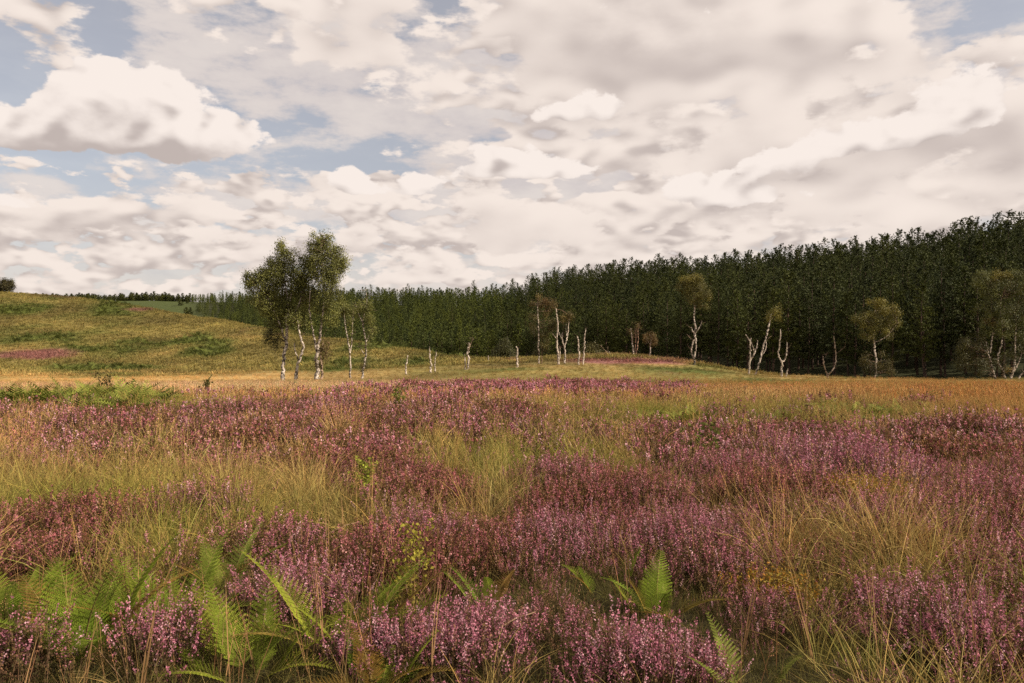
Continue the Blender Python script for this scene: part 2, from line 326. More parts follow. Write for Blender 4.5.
def build_sky():
    w = bpy.data.worlds.new('World'); S.world = w; w.use_nodes = True
    nt = w.node_tree; nt.nodes.clear(); N, L = nt.nodes.new, nt.links.new
    out = N('ShaderNodeOutputWorld'); bg = N('ShaderNodeBackground'); bg.inputs[1].default_value = .1
    sky = N('ShaderNodeTexSky'); sky.sky_type = 'NISHITA'; sky.sun_disc = False
    sky.sun_elevation = SUN_EL; sky.sun_rotation = SUN_AZ; sky.air_density = 1.0; sky.dust_density = 1.5; sky.ozone_density = 1.5
    def m(op, a, b=None, c=None, clamp=False):
        x = N('ShaderNodeMath'); x.operation = op; x.use_clamp = clamp
        for i, v in enumerate((a, b, c)):
            if v is None: continue
            if isinstance(v, (int, float)): x.inputs[i].default_value = v
            else: L(v, x.inputs[i])
        return x.outputs[0]
    def ss(v, a, b, lo=0., hi=1.):
        x = N('ShaderNodeMapRange'); x.interpolation_type = 'SMOOTHSTEP'; L(v, x.inputs[0])
        for i, k in enumerate((a, b, lo, hi)): x.inputs[i + 1].default_value = k
        return x.outputs[0]
    def vec(x, y, z):
        c = N('ShaderNodeCombineXYZ')
        for i, v in enumerate((x, y, z)):
            if isinstance(v, (int, float)): c.inputs[i].default_value = v
            else: L(v, c.inputs[i])
        return c.outputs[0]
    def noise(v, scale, detail, rough=.5, dist=0., lac=2.0):
        n = N('ShaderNodeTexNoise'); n.inputs['Scale'].default_value = scale; n.inputs['Detail'].default_value = detail; n.inputs['Roughness'].default_value = rough
        n.inputs['Distortion'].default_value = dist; n.inputs['Lacunarity'].default_value = lac; n.noise_dimensions = '2D'; L(v, n.inputs['Vector']); return n.outputs[0]
    def vadd(a, b):
        x = N('ShaderNodeVectorMath'); x.operation = 'ADD'; L(a, x.inputs[0])
        if isinstance(b, tuple): x.inputs[1].default_value = b
        else: L(b, x.inputs[1])
        return x.outputs[0]
    def mix(f, a, b):
        x = N('ShaderNodeMix'); x.data_type = 'RGBA'
        if isinstance(f, (int, float)): x.inputs[0].default_value = f
        else: L(f, x.inputs[0])
        for s_, v in ((x.inputs[6], a), (x.inputs[7], b)):
            if isinstance(v, tuple): s_.default_value = (*v, 1)
            else: L(v, s_)
        return x.outputs[2]
    tc = N('ShaderNodeTexCoord'); sp = N('ShaderNodeSeparateXYZ'); L(tc.outputs['Generated'], sp.inputs[0])
    X, Y, Z = sp.outputs
    az = m('ARCTAN2', X, Y); el = m('ARCSINE', Z)
    def ae(px, py):
        a = math.atan((px - CX) / F); return a, math.atan((CY - py) / F * math.cos(a))
    AE = vec(az, el, 0)
    def lumps(items, src=AE):
        """sum of soft bumps given at compass bearing / elevation"""
        tot = None
        for px, py, rx, ry, amp in items:
            a, e = ae(px, py); mp = N('ShaderNodeVectorMath'); mp.operation = 'SUBTRACT'; L(src, mp.inputs[0]); mp.inputs[1].default_value = (a, e, 0)
            sc = N('ShaderNodeVectorMath'); sc.operation = 'MULTIPLY'; L(mp.outputs[0], sc.inputs[0]); sc.inputs[1].default_value = (F / rx, F / ry, 0)
            d = N('ShaderNodeVectorMath'); d.operation = 'DOT_PRODUCT'; L(sc.outputs[0], d.inputs[0]); L(sc.outputs[0], d.inputs[1])
            g = m('MULTIPLY', m('EXPONENT', m('MULTIPLY', d.outputs['Value'], -1.0)), amp)
            tot = g if tot is None else m('ADD', tot, g)
        return tot
    # ---- two sizes of cumulus: large ones high up and near, small ones low and far towards the horizon
    def cell(sx, sy, off, du=0., dv=0.):
        return vec(m('MULTIPLY_ADD', az, sx, off + du), m('MULTIPLY_ADD', el, sy, off * 1.7 + dv), 0)
    def lerp(f, a, b): return m('MULTIPLY_ADD', f, m('SUBTRACT', b, a), a)
    def billow(v, d):
        rg = N('ShaderNodeTexNoise'); rg.noise_dimensions = '2D'; rg.noise_type = 'RIDGED_MULTIFRACTAL'; rg.normalize = True
        rg.inputs['Scale'].default_value = 1; rg.inputs['Detail'].default_value = d; rg.inputs['Roughness'].default_value = .5; L(v, rg.inputs['Vector']); return m('SUBTRACT', .07, rg.outputs[0])
    def layer(sx, sy, off, cover, dark, det, bs, dv, k_rel, soft, bias, kb=1.6, kn=2.3):
        """one deck of cumulus: cover, and light from above and from the right"""
        P0 = cell(sx, sy, off)
        n = noise(P0, 1, det, .56); lo = noise(P0, 1, 2.5, .45); s_ = noise(cell(sx, sy, off, .10, dv), 1, 2.5, .45); bl = billow(cell(sx * bs, sy * bs * .8, off + 4), 4)
        d = m('ADD', m('MULTIPLY_ADD', bl, BIL, n), cover)
        lit = m('MULTIPLY_ADD', m('SUBTRACT', lo, s_), k_rel, m('MULTIPLY_ADD', bl, kb, bias))
        lit = m('MULTIPLY_ADD', m('SUBTRACT', n, lo), kn, lit)
        lit = m('MULTIPLY_ADD', ss(d, .5, .80), -.20, lit)
        if dark is not None: lit = m('SUBTRACT', lit, dark)
        return ss(d, .5 - soft, .5 + soft), mix(ss(lit, -.25, .95), (.57, .49, .455), (.92, .81, .735))
    aA, cA = layer(5.2, 11.5, 21.7, m('ADD', lumps(COVER), ss(el, .06, .15, -.25, 0.)), lumps(DARK), 8, 2.7, .40, 1.2, .04, .60, .9, 1.5)
    aC, cC = layer(7.6, 19.0, 14.6, m('ADD', lumps(COVERC), ss(el, .05, .12, -.2, 0.)), None, 7, 2.8, .42, 2.2, .04, .50)
    aB, cB = layer(15.0, 37.0, 9.1, m('ADD', lumps(COVERB), ss(el, .17, .24, 0., -.3)), None, 7, 2.6, .44, 2.8, .04, .44)
    # ---- the separate heaped clouds nearest to us, each with a level base
    hP = cell(12, 21, 40.3); hn = noise(hP, 1, 7, .58); hb = billow(cell(26, 40, 44), 3)
    shp = lumps(HERO); off = N('ShaderNodeVectorMath'); off.operation = 'ADD'; L(AE, off.inputs[0]); off.inputs[1].default_value = (.010, .022, 0); shu = lumps(HERO, off.outputs[0])
    hs_ = noise(cell(12, 21, 40.3, .12, .36), 1, 4, .5)
    hd = m('ADD', shp, m('MULTIPLY_ADD', m('SUBTRACT', hn, .5), 1.15, m('MULTIPLY', hb, .34)))
    aH = ss(hd, .27, .38)
    hl = m('ADD', m('MULTIPLY', m('SUBTRACT', shp, shu), .95), m('MULTIPLY_ADD', m('SUBTRACT', hn, hs_), .9, m('MULTIPLY_ADD', hb, 1.2, .66)))
    cH = mix(ss(m('SUBTRACT', hl, lumps([(125, 160, 110, 15, .45)])), -.05, .95), (.54, .465, .435), (.95, .85, .785))
    # ---- thin high sheet behind the cumulus
    nv = noise(cell(9, 24, 5.0), 1, 7, .6)
    veil = ss(m('ADD', nv, lumps(VEIL)), .38, .70)
    veil = m('MAXIMUM', m('MULTIPLY', veil, .85), ss(el, .0, .20, .82, .30))
    vcol = mix(ss(m('ADD', nv, ss(el, .02, .2, .14, 0.)), .30, .72), (.68, .60, .575), (.82, .725, .665))
    hs = N('ShaderNodeHueSaturation'); hs.inputs['Saturation'].default_value = .62; hs.inputs['Value'].default_value = .79; L(sky.outputs[0], hs.inputs['Color'])
    sc = N('ShaderNodeVectorMath'); sc.operation = 'SCALE'; sc.inputs[3].default_value = 6.5
    c = mix(aH, mix(aA, mix(aC, mix(aB, mix(veil, (0, 0, 0), vcol), cB), cC), cA), cH)       # cloud light, in display units
    L(c, sc.inputs[0])
    clear = m('MULTIPLY', m('SUBTRACT', 1.0, aH), m('MULTIPLY', m('MULTIPLY', m('MULTIPLY', m('SUBTRACT', 1.0, aC), m('SUBTRACT', 1.0, aA)), m('SUBTRACT', 1.0, aB)), m('SUBTRACT', 1.0, veil)))
    sk = N('ShaderNodeVectorMath'); sk.operation = 'SCALE'; L(hs.outputs[0], sk.inputs[0]); L(clear, sk.inputs[3])
    L(vadd(sc.outputs[0], sk.outputs[0]), bg.inputs[0]); L(bg.outputs[0], out.inputs[0])
    w.cycles.sampling_method = 'MANUAL'; w.cycles.sample_map_resolution = 256
build_sky()
sl = bpy.data.lights.new('sun', 'SUN'); sl.energy = 5.0; sl.angle = math.radians(.5); sl.color = (1, .89, .72)
so = bpy.data.objects.new('sun', sl); COL.objects.link(so)
sd = Vector((math.sin(SUN_AZ) * math.cos(SUN_EL), math.cos(SUN_AZ) * math.cos(SUN_EL), math.sin(SUN_EL)))
so.rotation_euler = sd.to_track_quat('Z', 'Y').to_euler(); so.location = sd * 60
cam = bpy.data.cameras.new('camera'); cam.sensor_width = 36; cam.lens = F * 36 / 1024; cam.clip_start = .1; cam.clip_end = 9000
co = bpy.data.objects.new('camera', cam); COL.objects.link(co); co.location = (0, 0, ZC); co.rotation_euler = (math.radians(90), 0, 0); S.camera = co
S.view_settings.view_transform = 'Standard'; S.view_settings.look = 'None'; S.view_settings.exposure = .62; S.view_settings.gamma = 1
S.render.engine = 'CYCLES'; S.cycles.max_bounces = 3; S.cycles.diffuse_bounces = 2; S.cycles.glossy_bounces = 1; S.cycles.transmission_bounces = 3; S.cycles.transparent_max_bounces = 2
S.cycles.use_denoising = False; S.cycles.caustics_reflective = False; S.cycles.caustics_refractive = False

# ------------------------------------------------------------------ ground
def axis(lim, a, g):
    r = [0.]
    while r[-1] < lim: r.append(r[-1] + a * (1 + r[-1] / g))
    return np.array(r)
def build_ground():
    xp = axis(2600, .35, 14); xs = np.concatenate([-xp[:0:-1], xp]); yp = axis(3800, .3, 16); ys = np.concatenate([-axis(300, 4, 10)[:0:-1], yp])
    gx, gy = np.meshgrid(xs, ys, indexing='xy'); gx, gy = gx.ravel(), gy.ravel()
    z = hgt(gx, gy); nx, ny = len(xs), len(ys)
    i = (np.arange(ny - 1)[:, None] * nx + np.arange(nx - 1)[None]).ravel()
    Fq = np.stack([i, i + 1, i + 1 + nx, i + nx], 1)
    px, py = proj(gx, gy, z)
    c = hill_tint(gx, gy, px, py)
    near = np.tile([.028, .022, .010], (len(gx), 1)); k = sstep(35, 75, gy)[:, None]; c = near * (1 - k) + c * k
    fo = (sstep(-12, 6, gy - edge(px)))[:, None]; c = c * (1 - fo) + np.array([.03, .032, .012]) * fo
    lf = (sstep(230, 300, gy) * (1 - sstep(180, 215, px)))[:, None] * .9                      # bright slope of young growth across the valley
    c = c * (1 - lf) + np.array([.060, .075, .022]) * lf
    m, nt, N, L = nodes_mat('heath_ground')
    out = N('ShaderNodeOutputMaterial'); pb = N('ShaderNodeBsdfPrincipled'); at = N('ShaderNodeAttribute'); at.attribute_name = 'col'
    tc = N('ShaderNodeTexCoord'); n1 = N('ShaderNodeTexNoise'); n1.inputs['Scale'].default_value = .9; n1.inputs['Detail'].default_value = 8; n1.inputs['Roughness'].default_value = .7
    L(tc.outputs['Object'], n1.inputs['Vector'])
    mr = N('ShaderNodeMapRange'); mr.inputs[1].default_value = .3; mr.inputs[2].default_value = .7; mr.inputs[3].default_value = .55; mr.inputs[4].default_value = 1.4; L(n1.outputs[0], mr.inputs[0])
    sc = N('ShaderNodeVectorMath'); sc.operation = 'SCALE'; L(at.outputs['Color'], sc.inputs[0]); L(mr.outputs[0], sc.inputs[3]); L(sc.outputs[0], pb.inputs['Base Color'])
    pb.inputs['Roughness'].default_value = .95; pb.inputs['Specular IOR Level'].default_value = .1
    bp = N('ShaderNodeBump'); bp.inputs['Strength'].default_value = .7; bp.inputs['Distance'].default_value = .3; L(n1.outputs[0], bp.inputs['Height']); L(bp.outputs[0], pb.inputs['Normal']); L(pb.outputs[0], out.inputs[0])
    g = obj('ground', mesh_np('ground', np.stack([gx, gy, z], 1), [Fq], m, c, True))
    tag(g, 'rolling heath ground falling to a valley, with a grassy hill at the left', 'ground', None, 'structure')
if want('ground') or want('cover'): build_ground()

# ------------------------------------------------------------------ scattering (uncountable ground cover only)
def scatter(name, x, y, scl, idx, tint, sources, label, cat, rng, lean=.12, z=None, sink=0.0):
    n = len(x); z = hgt(x, y) if z is None else z
    me = bpy.data.meshes.new(name); me.vertices.add(n); me.vertices.foreach_set('co', np.stack([x, y, z - sink], 1).astype(np.float32).ravel())
    def at(nm, tp, key, a):
        t = me.attributes.new(nm, tp, 'POINT'); t.data.foreach_set(key, np.ascontiguousarray(a).ravel())
    rot = np.stack([rng.normal(0, lean, n), rng.normal(0, lean, n), rng.random(n) * 6.283], 1)
    at('rot', 'FLOAT_VECTOR', 'vector', rot.astype(np.float32)); at('scl', 'FLOAT', 'value', scl.astype(np.float32)); at('idx', 'INT', 'value', idx.astype(np.int32))
    at('tint', 'FLOAT_COLOR', 'color', np.concatenate([np.clip(tint, 0, 1), np.ones((n, 1))], 1).astype(np.float32))
    o = obj(name, me)
    coll = bpy.data.collections.new(name + '_kinds')
    for k, s in enumerate(sources):
        so_ = bpy.data.objects.new(f'{name}_{k:02d}', s); coll.objects.link(so_)
    ng = bpy.data.node_groups.new(name, 'GeometryNodeTree'); ng.interface.new_socket('Geometry', in_out='INPUT', socket_type='NodeSocketGeometry'); ng.interface.new_socket('Geometry', in_out='OUTPUT', socket_type='NodeSocketGeometry')
    N, L = ng.nodes.new, ng.links.new
    gi, go, ip, ci = N('NodeGroupInput'), N('NodeGroupOutput'), N('GeometryNodeInstanceOnPoints'), N('GeometryNodeCollectionInfo')
    ci.inputs['Collection'].default_value = coll; ci.inputs['Separate Children'].default_value = True; ci.inputs['Reset Children'].default_value = True
    def na(nm, tp):
        a = N('GeometryNodeInputNamedAttribute'); a.data_type = tp; a.inputs['Name'].default_value = nm; return [s for s in a.outputs if s.enabled and s.name == 'Attribute'][0]
    er = N('FunctionNodeEulerToRotation'); L(na('rot', 'FLOAT_VECTOR'), er.inputs[0])
    L(gi.outputs[0], ip.inputs['Points']); L(ci.outputs[0], ip.inputs['Instance']); ip.inputs['Pick Instance'].default_value = True
    L(na('idx', 'INT'), ip.inputs['Instance Index']); L(er.outputs[0], ip.inputs['Rotation']); L(na('scl', 'FLOAT'), ip.inputs['Scale']); L(ip.outputs[0], go.inputs[0])
    md = o.modifiers.new('growth', 'NODES'); md.node_group = ng
    tag(o, label, cat, None, 'stuff'); return o

def field(rng, y0, y1, sp, mx=1.5, k=.69):
    """jittered points over the wedge of heath in view (with a margin), spacing sp"""
    ys = np.arange(y0, y1, sp); pts = []
    for yy in ys:
        h = k * yy + mx; xs = np.arange(-h, h, sp); pts.append(np.stack([xs, np.full(len(xs), yy)], 1))
    p = np.concatenate(pts) + rng.uniform(-.6, .6, (sum(len(a) for a in pts), 2)) * sp
    return p[:, 0], p[:, 1]

# ---- plant meshes
PINKS = np.array([[.49, .185, .275], [.43, .155, .215], [.64, .37, .45], [.25, .135, .08], [.20, .12, .055], [.52, .22, .30]])
def heather_mesh(name, rng, n, R, L, fl, fs, lf, ls, mat, stem_w=.0016, seg=3, brown=.42):
    b = MB(); V, Fq, t, i, cur = stems(rng, n, R, L, stem_w, (.0, .62), (-.35, .35), seg)
    b.add(V, Fq, np.array([.11, .062, .034]) * rng.uniform(.6, 1.3, (n, 1))[i])
    k = np.repeat(np.arange(n), lf); tt = rng.uniform(.12, .8, len(k)); c = cur(k, tt) + rng.normal(0, .012, (len(k), 3))
    V, Fq = rquads(rng, c, ls * rng.uniform(.7, 1.3, len(k)), ls * .35, rng.normal(0, .6, (len(k), 3)) + [0, 0, .8])
    lc = np.where(rng.random((len(k), 1)) < .6, [[.060, .050, .018]], [[.10, .058, .03]]) * rng.uniform(.6, 1.4, (len(k), 1))
    b.add(V, Fq, np.repeat(lc, 4, 0))
    bl_ = np.where(rng.random(n) < .58)[0]; k = np.repeat(bl_, fl); k2 = np.repeat(np.setdiff1d(np.arange(n), bl_), max(lf // 2, 2)); c = cur(k2, rng.uniform(.5, 1, len(k2))) + rng.normal(0, .008, (len(k2), 3))
    V, Fq = rquads(rng, c, ls * rng.uniform(.7, 1.3, len(k2)), ls * .4, rng.normal(0, .6, (len(k2), 3)) + [0, 0, .8]); b.add(V, Fq, np.repeat(np.array([.12, .08, .03]) * rng.uniform(.6, 1.5, (len(k2), 1)), 4, 0))
    k = np.repeat(bl_, fl); tt = 1 - .36 * rng.random(len(k)) ** 1.1
    rad = (.006 + .030 * (1 - tt) ** 1.0) * (fs / .006) ** .5
    c = cur(k, tt) + rng.normal(0, .6, (len(k), 3)) * rad[:, None]
    V, Fq = rquads(rng, c, fs * rng.uniform(.7, 1.35, len(k)), fs * .75, rng.normal(0, .8, (len(k), 3)) + [0, 0, .6])
    pk = PINKS[np.where(rng.random(n) < brown, rng.integers(3, 5, n), rng.choice([0, 0, 1, 1, 2, 5], n))][k] * rng.uniform(.7, 1.25, (len(k), 1))
    b.add(V, Fq, np.repeat(pk, 4, 0)); return b.mesh(name, mat)
def grass_mesh(name, rng, n, R, L, w, lean, droop, seg, mat, heads=0, hw=.0016, hl=(.6, .9), hs=.007):
    b = MB(); V, Fq, t, i, cur = stems(rng, n, R, L, w * rng.uniform(.6, 1.3, n), lean, droop, seg)
    dead = rng.random(n) < .2
    bc = np.where(dead[:, None], [[1.35, 1.2, 1.1]], [[.95, 1.0, .9]]) * rng.uniform(.65, 1.3, (n, 1))
    b.add(V, Fq, bc[i] * (.8 + .35 * t)[:, None])
    if heads:
        V, Fq, t, i, cur = stems(rng, heads, R, hl, hw, (0, .25), (-.1, .4), 4)
        hc = np.array([1.32, 1.2, 1.2]) * rng.uniform(.75, 1.2, (heads, 1)); b.add(V, Fq, hc[i])
        k = np.repeat(np.arange(heads), 16); c = cur(k, 1 - .26 * rng.random(len(k))) + rng.normal(0, .006, (len(k), 3))
        V, Fq = rquads(rng, c, hs, hs * .35, rng.normal(0, .4, (len(k), 3)) + [0, 0, 1]); b.add(V, Fq, np.repeat(hc[k] * [1.0, .93, .98], 4, 0))
    return b.mesh(name, mat)
def frond(b, rng, Ln, az, lean, droop, col, pairs=17, pin=12, wid=.30, origin=(0, 0, 0), simple=False):
    """one arching fern frond: stalk, paired pinnae, each pinna feathered into leaflets"""
    o = np.array(origin, float); out = np.array([math.cos(az), math.sin(az), 0]); sid = np.array([-math.sin(az), math.cos(az), 0]); up = np.array([0, 0, 1.])
    def pos(t):
        th = lean + droop * t; n = 24; s = np.linspace(0, t, n); a = lean + droop * s
        return o + Ln * (out * np.trapz(np.sin(a), s) + up * np.trapz(np.cos(a), s)), out * math.sin(th) + up * math.cos(th)
    P = np.array([pos(t)[0] for t in np.linspace(0, 1, 9)])
    V, Fq = tube(P, np.linspace(.005, .0012, 9) * (Ln / .6), 4); b.add(V, Fq, np.array([.22, .17, .06]) if not simple else col)
    tw = rng.normal(0, .12)
    for j in range(pairs):
        t = .16 + .83 * (j + .3) / pairs
        p, d = pos(t); pl = Ln * wid * (1.08 - t) ** .85 * min(1, (t - .02) / .28) * rng.uniform(.88, 1.1)
        nrm = np.cross(sid, d)
        for s in (-1, 1):
            dirn = unit(sid * s + d * (.35 + .25 * t) + nrm * (tw * s - .10))
            if simple:
                w_ = Ln * .055 * (1.1 - t * .6); q = dirn * pl
                b.add([p - d * w_ * .5, p + q * .55 - d * w_ * .5, p + q - nrm * pl * .15, p + q * .5 + d * w_ * .7], [[0, 1, 2, 3]], col * rng.uniform(.75, 1.25)); continue
            u = (np.arange(pin) + .6) / pin
            c = p + dirn * (pl * u)[:, None] + nrm * (-.16 * pl * u ** 2)[:, None]
            ll = pl * .17 * (1.05 - u) ** .7 + .003; lw = pl / pin * .42
            for s2 in (-1, 1):
                ax = unit(np.cross(nrm, dirn) * s2 + dirn * .45 + nrm * -.12)
                tip = c + ax * ll[:, None]; mid = c + ax * (ll * .45)[:, None]
                V = np.stack([c - dirn * lw * .7, mid - dirn * lw * .8, tip, mid + dirn * lw * .8 + nrm * .002, c + dirn * lw * .7], 1)
                cc = col * rng.uniform(.82, 1.18, (pin, 1)) * (1 + .18 * u[:, None] * np.array([1, .8, .3]))
                b.add(V.reshape(-1, 3), np.arange(5 * pin).reshape(pin, 5), np.repeat(cc, 5, 0))
            V, Fq = tube(np.stack([p, p + dirn * pl * .5 - nrm * .04 * pl, p + dirn * pl - nrm * .16 * pl]), [.0016, .001, .0005], 3); b.add(V, Fq, col * .9)
def bracken_mesh(name, rng, n, mat, Ln=(.5, .8)):
    b = MB()
    for k in range(n):
        a = rng.random() * 6.283; r = rng.uniform(0, .25)
        frond(b, rng, rng.uniform(*Ln), a, rng.uniform(.2, .7), rng.uniform(.7, 1.4), np.array([1., 1, 1]) * rng.uniform(.7, 1.25), 11, 0, .38, (r * math.cos(a), r * math.sin(a), 0), True)
    return b.mesh(name, mat)

SPOTS = []                                            # where single plants stand, kept free of scattered cover
def low_near(x, y):
    v = np.zeros(len(x))
    for a, b, r_ in SPOTS: v = np.maximum(v, 1 - sstep(.18, .62, np.hypot(x - a, (y - b) * np.where(y < b, .36, .8))) if r_ == .19 and b < 9 else 0)
    return v
def clear_of(x, y, m=1.):
    k = np.ones(len(x), bool)
    for a, b, r_ in SPOTS: k &= np.hypot(x - a, y - b) > r_ * m
    return k
# ------------------------------------------------------------------ single plants in the foreground
def foreground():
    r = np.random.default_rng(19)
    FG, HG = 'fern plants growing up through the heather', 'heather bushes that stand out from the heath'
    def fern(px, py, Ln, n, az, spread, label, col=(.165, .20, .024), lean=(.15, .72), droop=(.5, 1.35)):
        x, y, z = ground_at(px, py); o = empty('fern', (x, y, z - .02)); SPOTS.append((x, y, .19)); Ln *= 1.08
        for k in range(n):
            b = MB(); a = az + (k / max(n - 1, 1) - .5) * spread + r.normal(0, .5); ro = abs(r.normal(0, .10)); fc = np.array(col) if r.random() > .16 else np.array([.20, .13, .03])
            frond(b, r, Ln * r.uniform(.55, 1.0), a, r.uniform(*lean), r.uniform(*droop), fc * r.uniform(.7, 1.25) * (1 + r.normal(0, .06, 3)), 19, 13, r.uniform(.22, .29), (ro * math.cos(a), ro * math.sin(a), 0))
            obj('frond', b.mesh('frond', M_FERN), o)
        tag(o, label, 'fern', FG)
    fern(78, 668, .76, 15, 1.57, 4.6, 'large spreading fern in the lower left corner, broad fronds fanned wide')
    fern(165, 640, .68, 11, 1.5, 3.6, 'fern with upright yellow-green fronds left of the bright mauve heather sprigs')
    fern(250, 683, .54, 11, 1.7, 3.8, 'low fern among brown grass stalks, right of the bright mauve heather sprigs')
    fern(345, 655, .70, 13, 1.5, 3.8, 'tall dark green fern with its tip rising beside the small yellow-leaved sapling')
    fern(378, 700, .50, 9, 1.57, 3.6, 'short fern at the bottom edge under the tall dark green fern')
    fern(492, 610, .36, 5, 1.6, 3.4, 'small single fern standing in the middle of the foreground heather')
    fern(596, 596, .36, 4, 2.0, 2.6, 'small fern half sunk in heather left of the yellowing fern')
    fern(655, 622, .52, 8, 1.4, 3.0, 'fern with one tall frond curling over beside a dark hollow')
    fern(692, 628, .42, 3, 2.7, 1.2, 'yellowing fern with pale drooping fronds at the dark hollow', (.33, .30, .075), (.7, 1.1))
    fern(748, 698, .40, 4, 1.5, 4.0, 'pale green fern tips at the bottom edge in the right half', (.18, .20, .04))
    fern(4, 632, .6, 9, 1.0, 3.0, 'fern cut by the left picture edge above the corner fern')
    fern(222, 600, .55, 7, 2.0, 3.0, 'lime green fern in front of the long grass, behind the mauve sprigs', (.17, .195, .035))
    def bush(px, py, R, H, n, label, fade=0., seed=0):
        x, y, z = ground_at(px, py); q = np.random.default_rng(200 + seed); st, fl = MB(), MB(); SPOTS.append((x, y, R * .95)); far = y > 8
        for _ in range(n):
            a = q.random() * 6.283; rr = math.sqrt(q.random()); ox, oy = R * rr * math.cos(a), R * rr * math.sin(a); h = H * (1.08 - .5 * rr ** 2) * q.uniform(.8, 1.15)
            nn = 26 if not far else 18; off = np.array([ox, oy, 0])
            V, Fq, t, i, cur = stems(q, nn, .10, (h * .7, h * 1.1), .0018, (0, .5), (-.3, .35), 3); V = V + off; st.add(V, Fq, np.array([.15, .085, .05]) * q.uniform(.6, 1.3, (nn, 1))[i])
            k = np.repeat(np.arange(nn), 12); c = cur(k, q.uniform(.12, .75, len(k))) + q.normal(0, .012, (len(k), 3)) + off; V, Fq = rquads(q, c, .011, .004, q.normal(0, .6, (len(k), 3)) + [0, 0, .8]); st.add(V, Fq, np.repeat(np.where(q.random((len(k), 1)) < .6, [[.060, .050, .018]], [[.10, .058, .03]]), 4, 0))
            k = np.repeat(np.where(q.random(nn) < .62)[0], 26 if not far else 16); tt = 1 - .38 * q.random(len(k)) ** 1.1; s_ = .0055 if not far else .0095
            c = cur(k, tt) + q.normal(0, .6, (len(k), 3)) * (.006 + .03 * (1 - tt))[:, None] + off; V, Fq = rquads(q, c, s_ * q.uniform(.7, 1.3, len(k)), s_ * .75, q.normal(0, .8, (len(k), 3)) + [0, 0, .6])
            pk = PINKS[np.where(q.random(nn) < .12 + fade, q.integers(3, 5, nn), q.choice([0, 0, 1, 2, 5], nn))][k] * q.uniform(.6, 1.1, (len(k), 1)) * [.9, .84, .80]; fl.add(V, Fq, np.repeat(pk, 4, 0))
        o = empty('heather_bush', (x, y, z - .02)); obj('stems', st.mesh('stems', M_PL), o); obj('flowers', fl.mesh('flowers', M_PL), o); tag(o, label, 'heather', HG)
    bush(848, 486, .85, .66, 70, 'large domed heather bush rising behind the orange gorse at the right', .05, 1)
    bush(160, 676, .15, .50, 9, 'bright mauve heather sprigs standing tall between the ferns at lower left', 0, 2)
    bush(300, 622, .36, .46, 26, 'wide pink heather bush behind the low fern, right of the long green grass', .1, 3)
    bush(395, 668, .26, .38, 18, 'deep mauve heather bush right of the tall dark green fern', 0, 4)
    bush(478, 668, .36, .40, 26, 'rounded pink heather bush directly in front of the small single fern', .05, 5)
    bush(412, 556, .40, .45, 26, 'heather bush behind the small yellow-leaved sapling', .1, 6)
    bush(570, 560, .50, .48, 34, 'broad heather bush behind the small single fern, dark underneath', .15, 7)
    bush(930, 640, .40, .45, 28, 'tall heather bush with long pale spikes above the green grass at lower right', .0, 8)
    bush(14, 692, .18, .50, 9, 'dusky heather bush in the bottom left corner beside the large fern', .35, 9)
    bush(770, 466, .35, .6, 20, 'heather bush with tall seed stalks left of the large domed one', .2, 10)
    bush(640, 690, .34, .40, 24, 'pale pink heather bush at the bottom edge right of the centre', .0, 11)
    bush(700, 560, .50, .50, 34, 'heather bush behind the dark hollow with the yellowing fern', .1, 12)
    def sapling(px, py, H, n, label, leafc, leaf=.020, nst=5, lean=.25, cat='sapling', stemc=(.16, .09, .05)):
        x, y, z = ground_at(px, py); st, lv = MB(), MB(); SPOTS.append((x, y, .12))
        for k in range(nst):
            a = r.random() * 6.283; l = abs(r.normal(0, lean)); tip = np.array([math.cos(a) * l, math.sin(a) * l, 1.]) * H * r.uniform(.6, 1.05); base = np.array([math.cos(a), math.sin(a), 0]) * .02
            mid = (base + tip) / 2 + r.normal(0, .04 * H, 3); q = spline([(*base, .006 * H + .002), (*mid, .004 * H + .0015), (*tip, .0015)], 6); V, Fq = tube(q[:, :3], q[:, 3], 5); st.add(V, Fq, stemc)
            for _ in range(n // nst):
                i = r.integers(3, len(q)); p = q[i, :3]; e = p + unit(r.normal(size=3) + [0, 0, .4]) * r.uniform(.04, .16) * H
                V, Fq = tube(np.stack([p, e]), [.0016, .0008], 3); st.add(V, Fq, stemc)
                c = e + r.normal(0, .018 * H + .006, (4, 3)); V, Fq = rquads(r, c, leaf * r.uniform(.7, 1.2, 4), leaf * .62); lv.add(V, Fq, np.repeat(np.array(leafc) * r.uniform(.7, 1.3, (4, 1)), 4, 0))
        o = empty('birch_sapling' if cat == 'sapling' else 'shrub', (x, y, z - .02)); obj('stems', st.mesh('stems', M_PL), o); obj('leaves', lv.mesh('leaves', M_FERN), o); tag(o, label, cat)
    sapling(366, 522, .62, 130, 'bright lime green birch sapling alone in the heather left of the middle', (.22, .24, .035), .021)
    sapling(412, 612, .52, 120, 'small yellow-leaved birch sapling between the tall fern and the small fern', (.24, .21, .035), .016)
    sapling(400, 414, .75, 70, 'pale green upright sapling in the far pink heather band', (.17, .18, .04), .035)
    sapling(105, 396, 1.05, 80, 'bare looking dark bush standing up from the pale grass at the left', (.075, .065, .025), .045, 7, .35, 'shrub')
    sapling(130, 394, .62, 60, 'low dark bush right of the bare looking one in the pale grass', (.085, .075, .025), .045, 6, .45, 'shrub')
    sapling(207, 398, .80, 80, 'dark leafy bush in the pale grass below the left birch clump', (.08, .075, .022), .045, 7, .5, 'shrub')
    sapling(700, 470, .60, 60, 'small green sapling in the heather left of the large domed bush', (.12, .13, .03), .028)
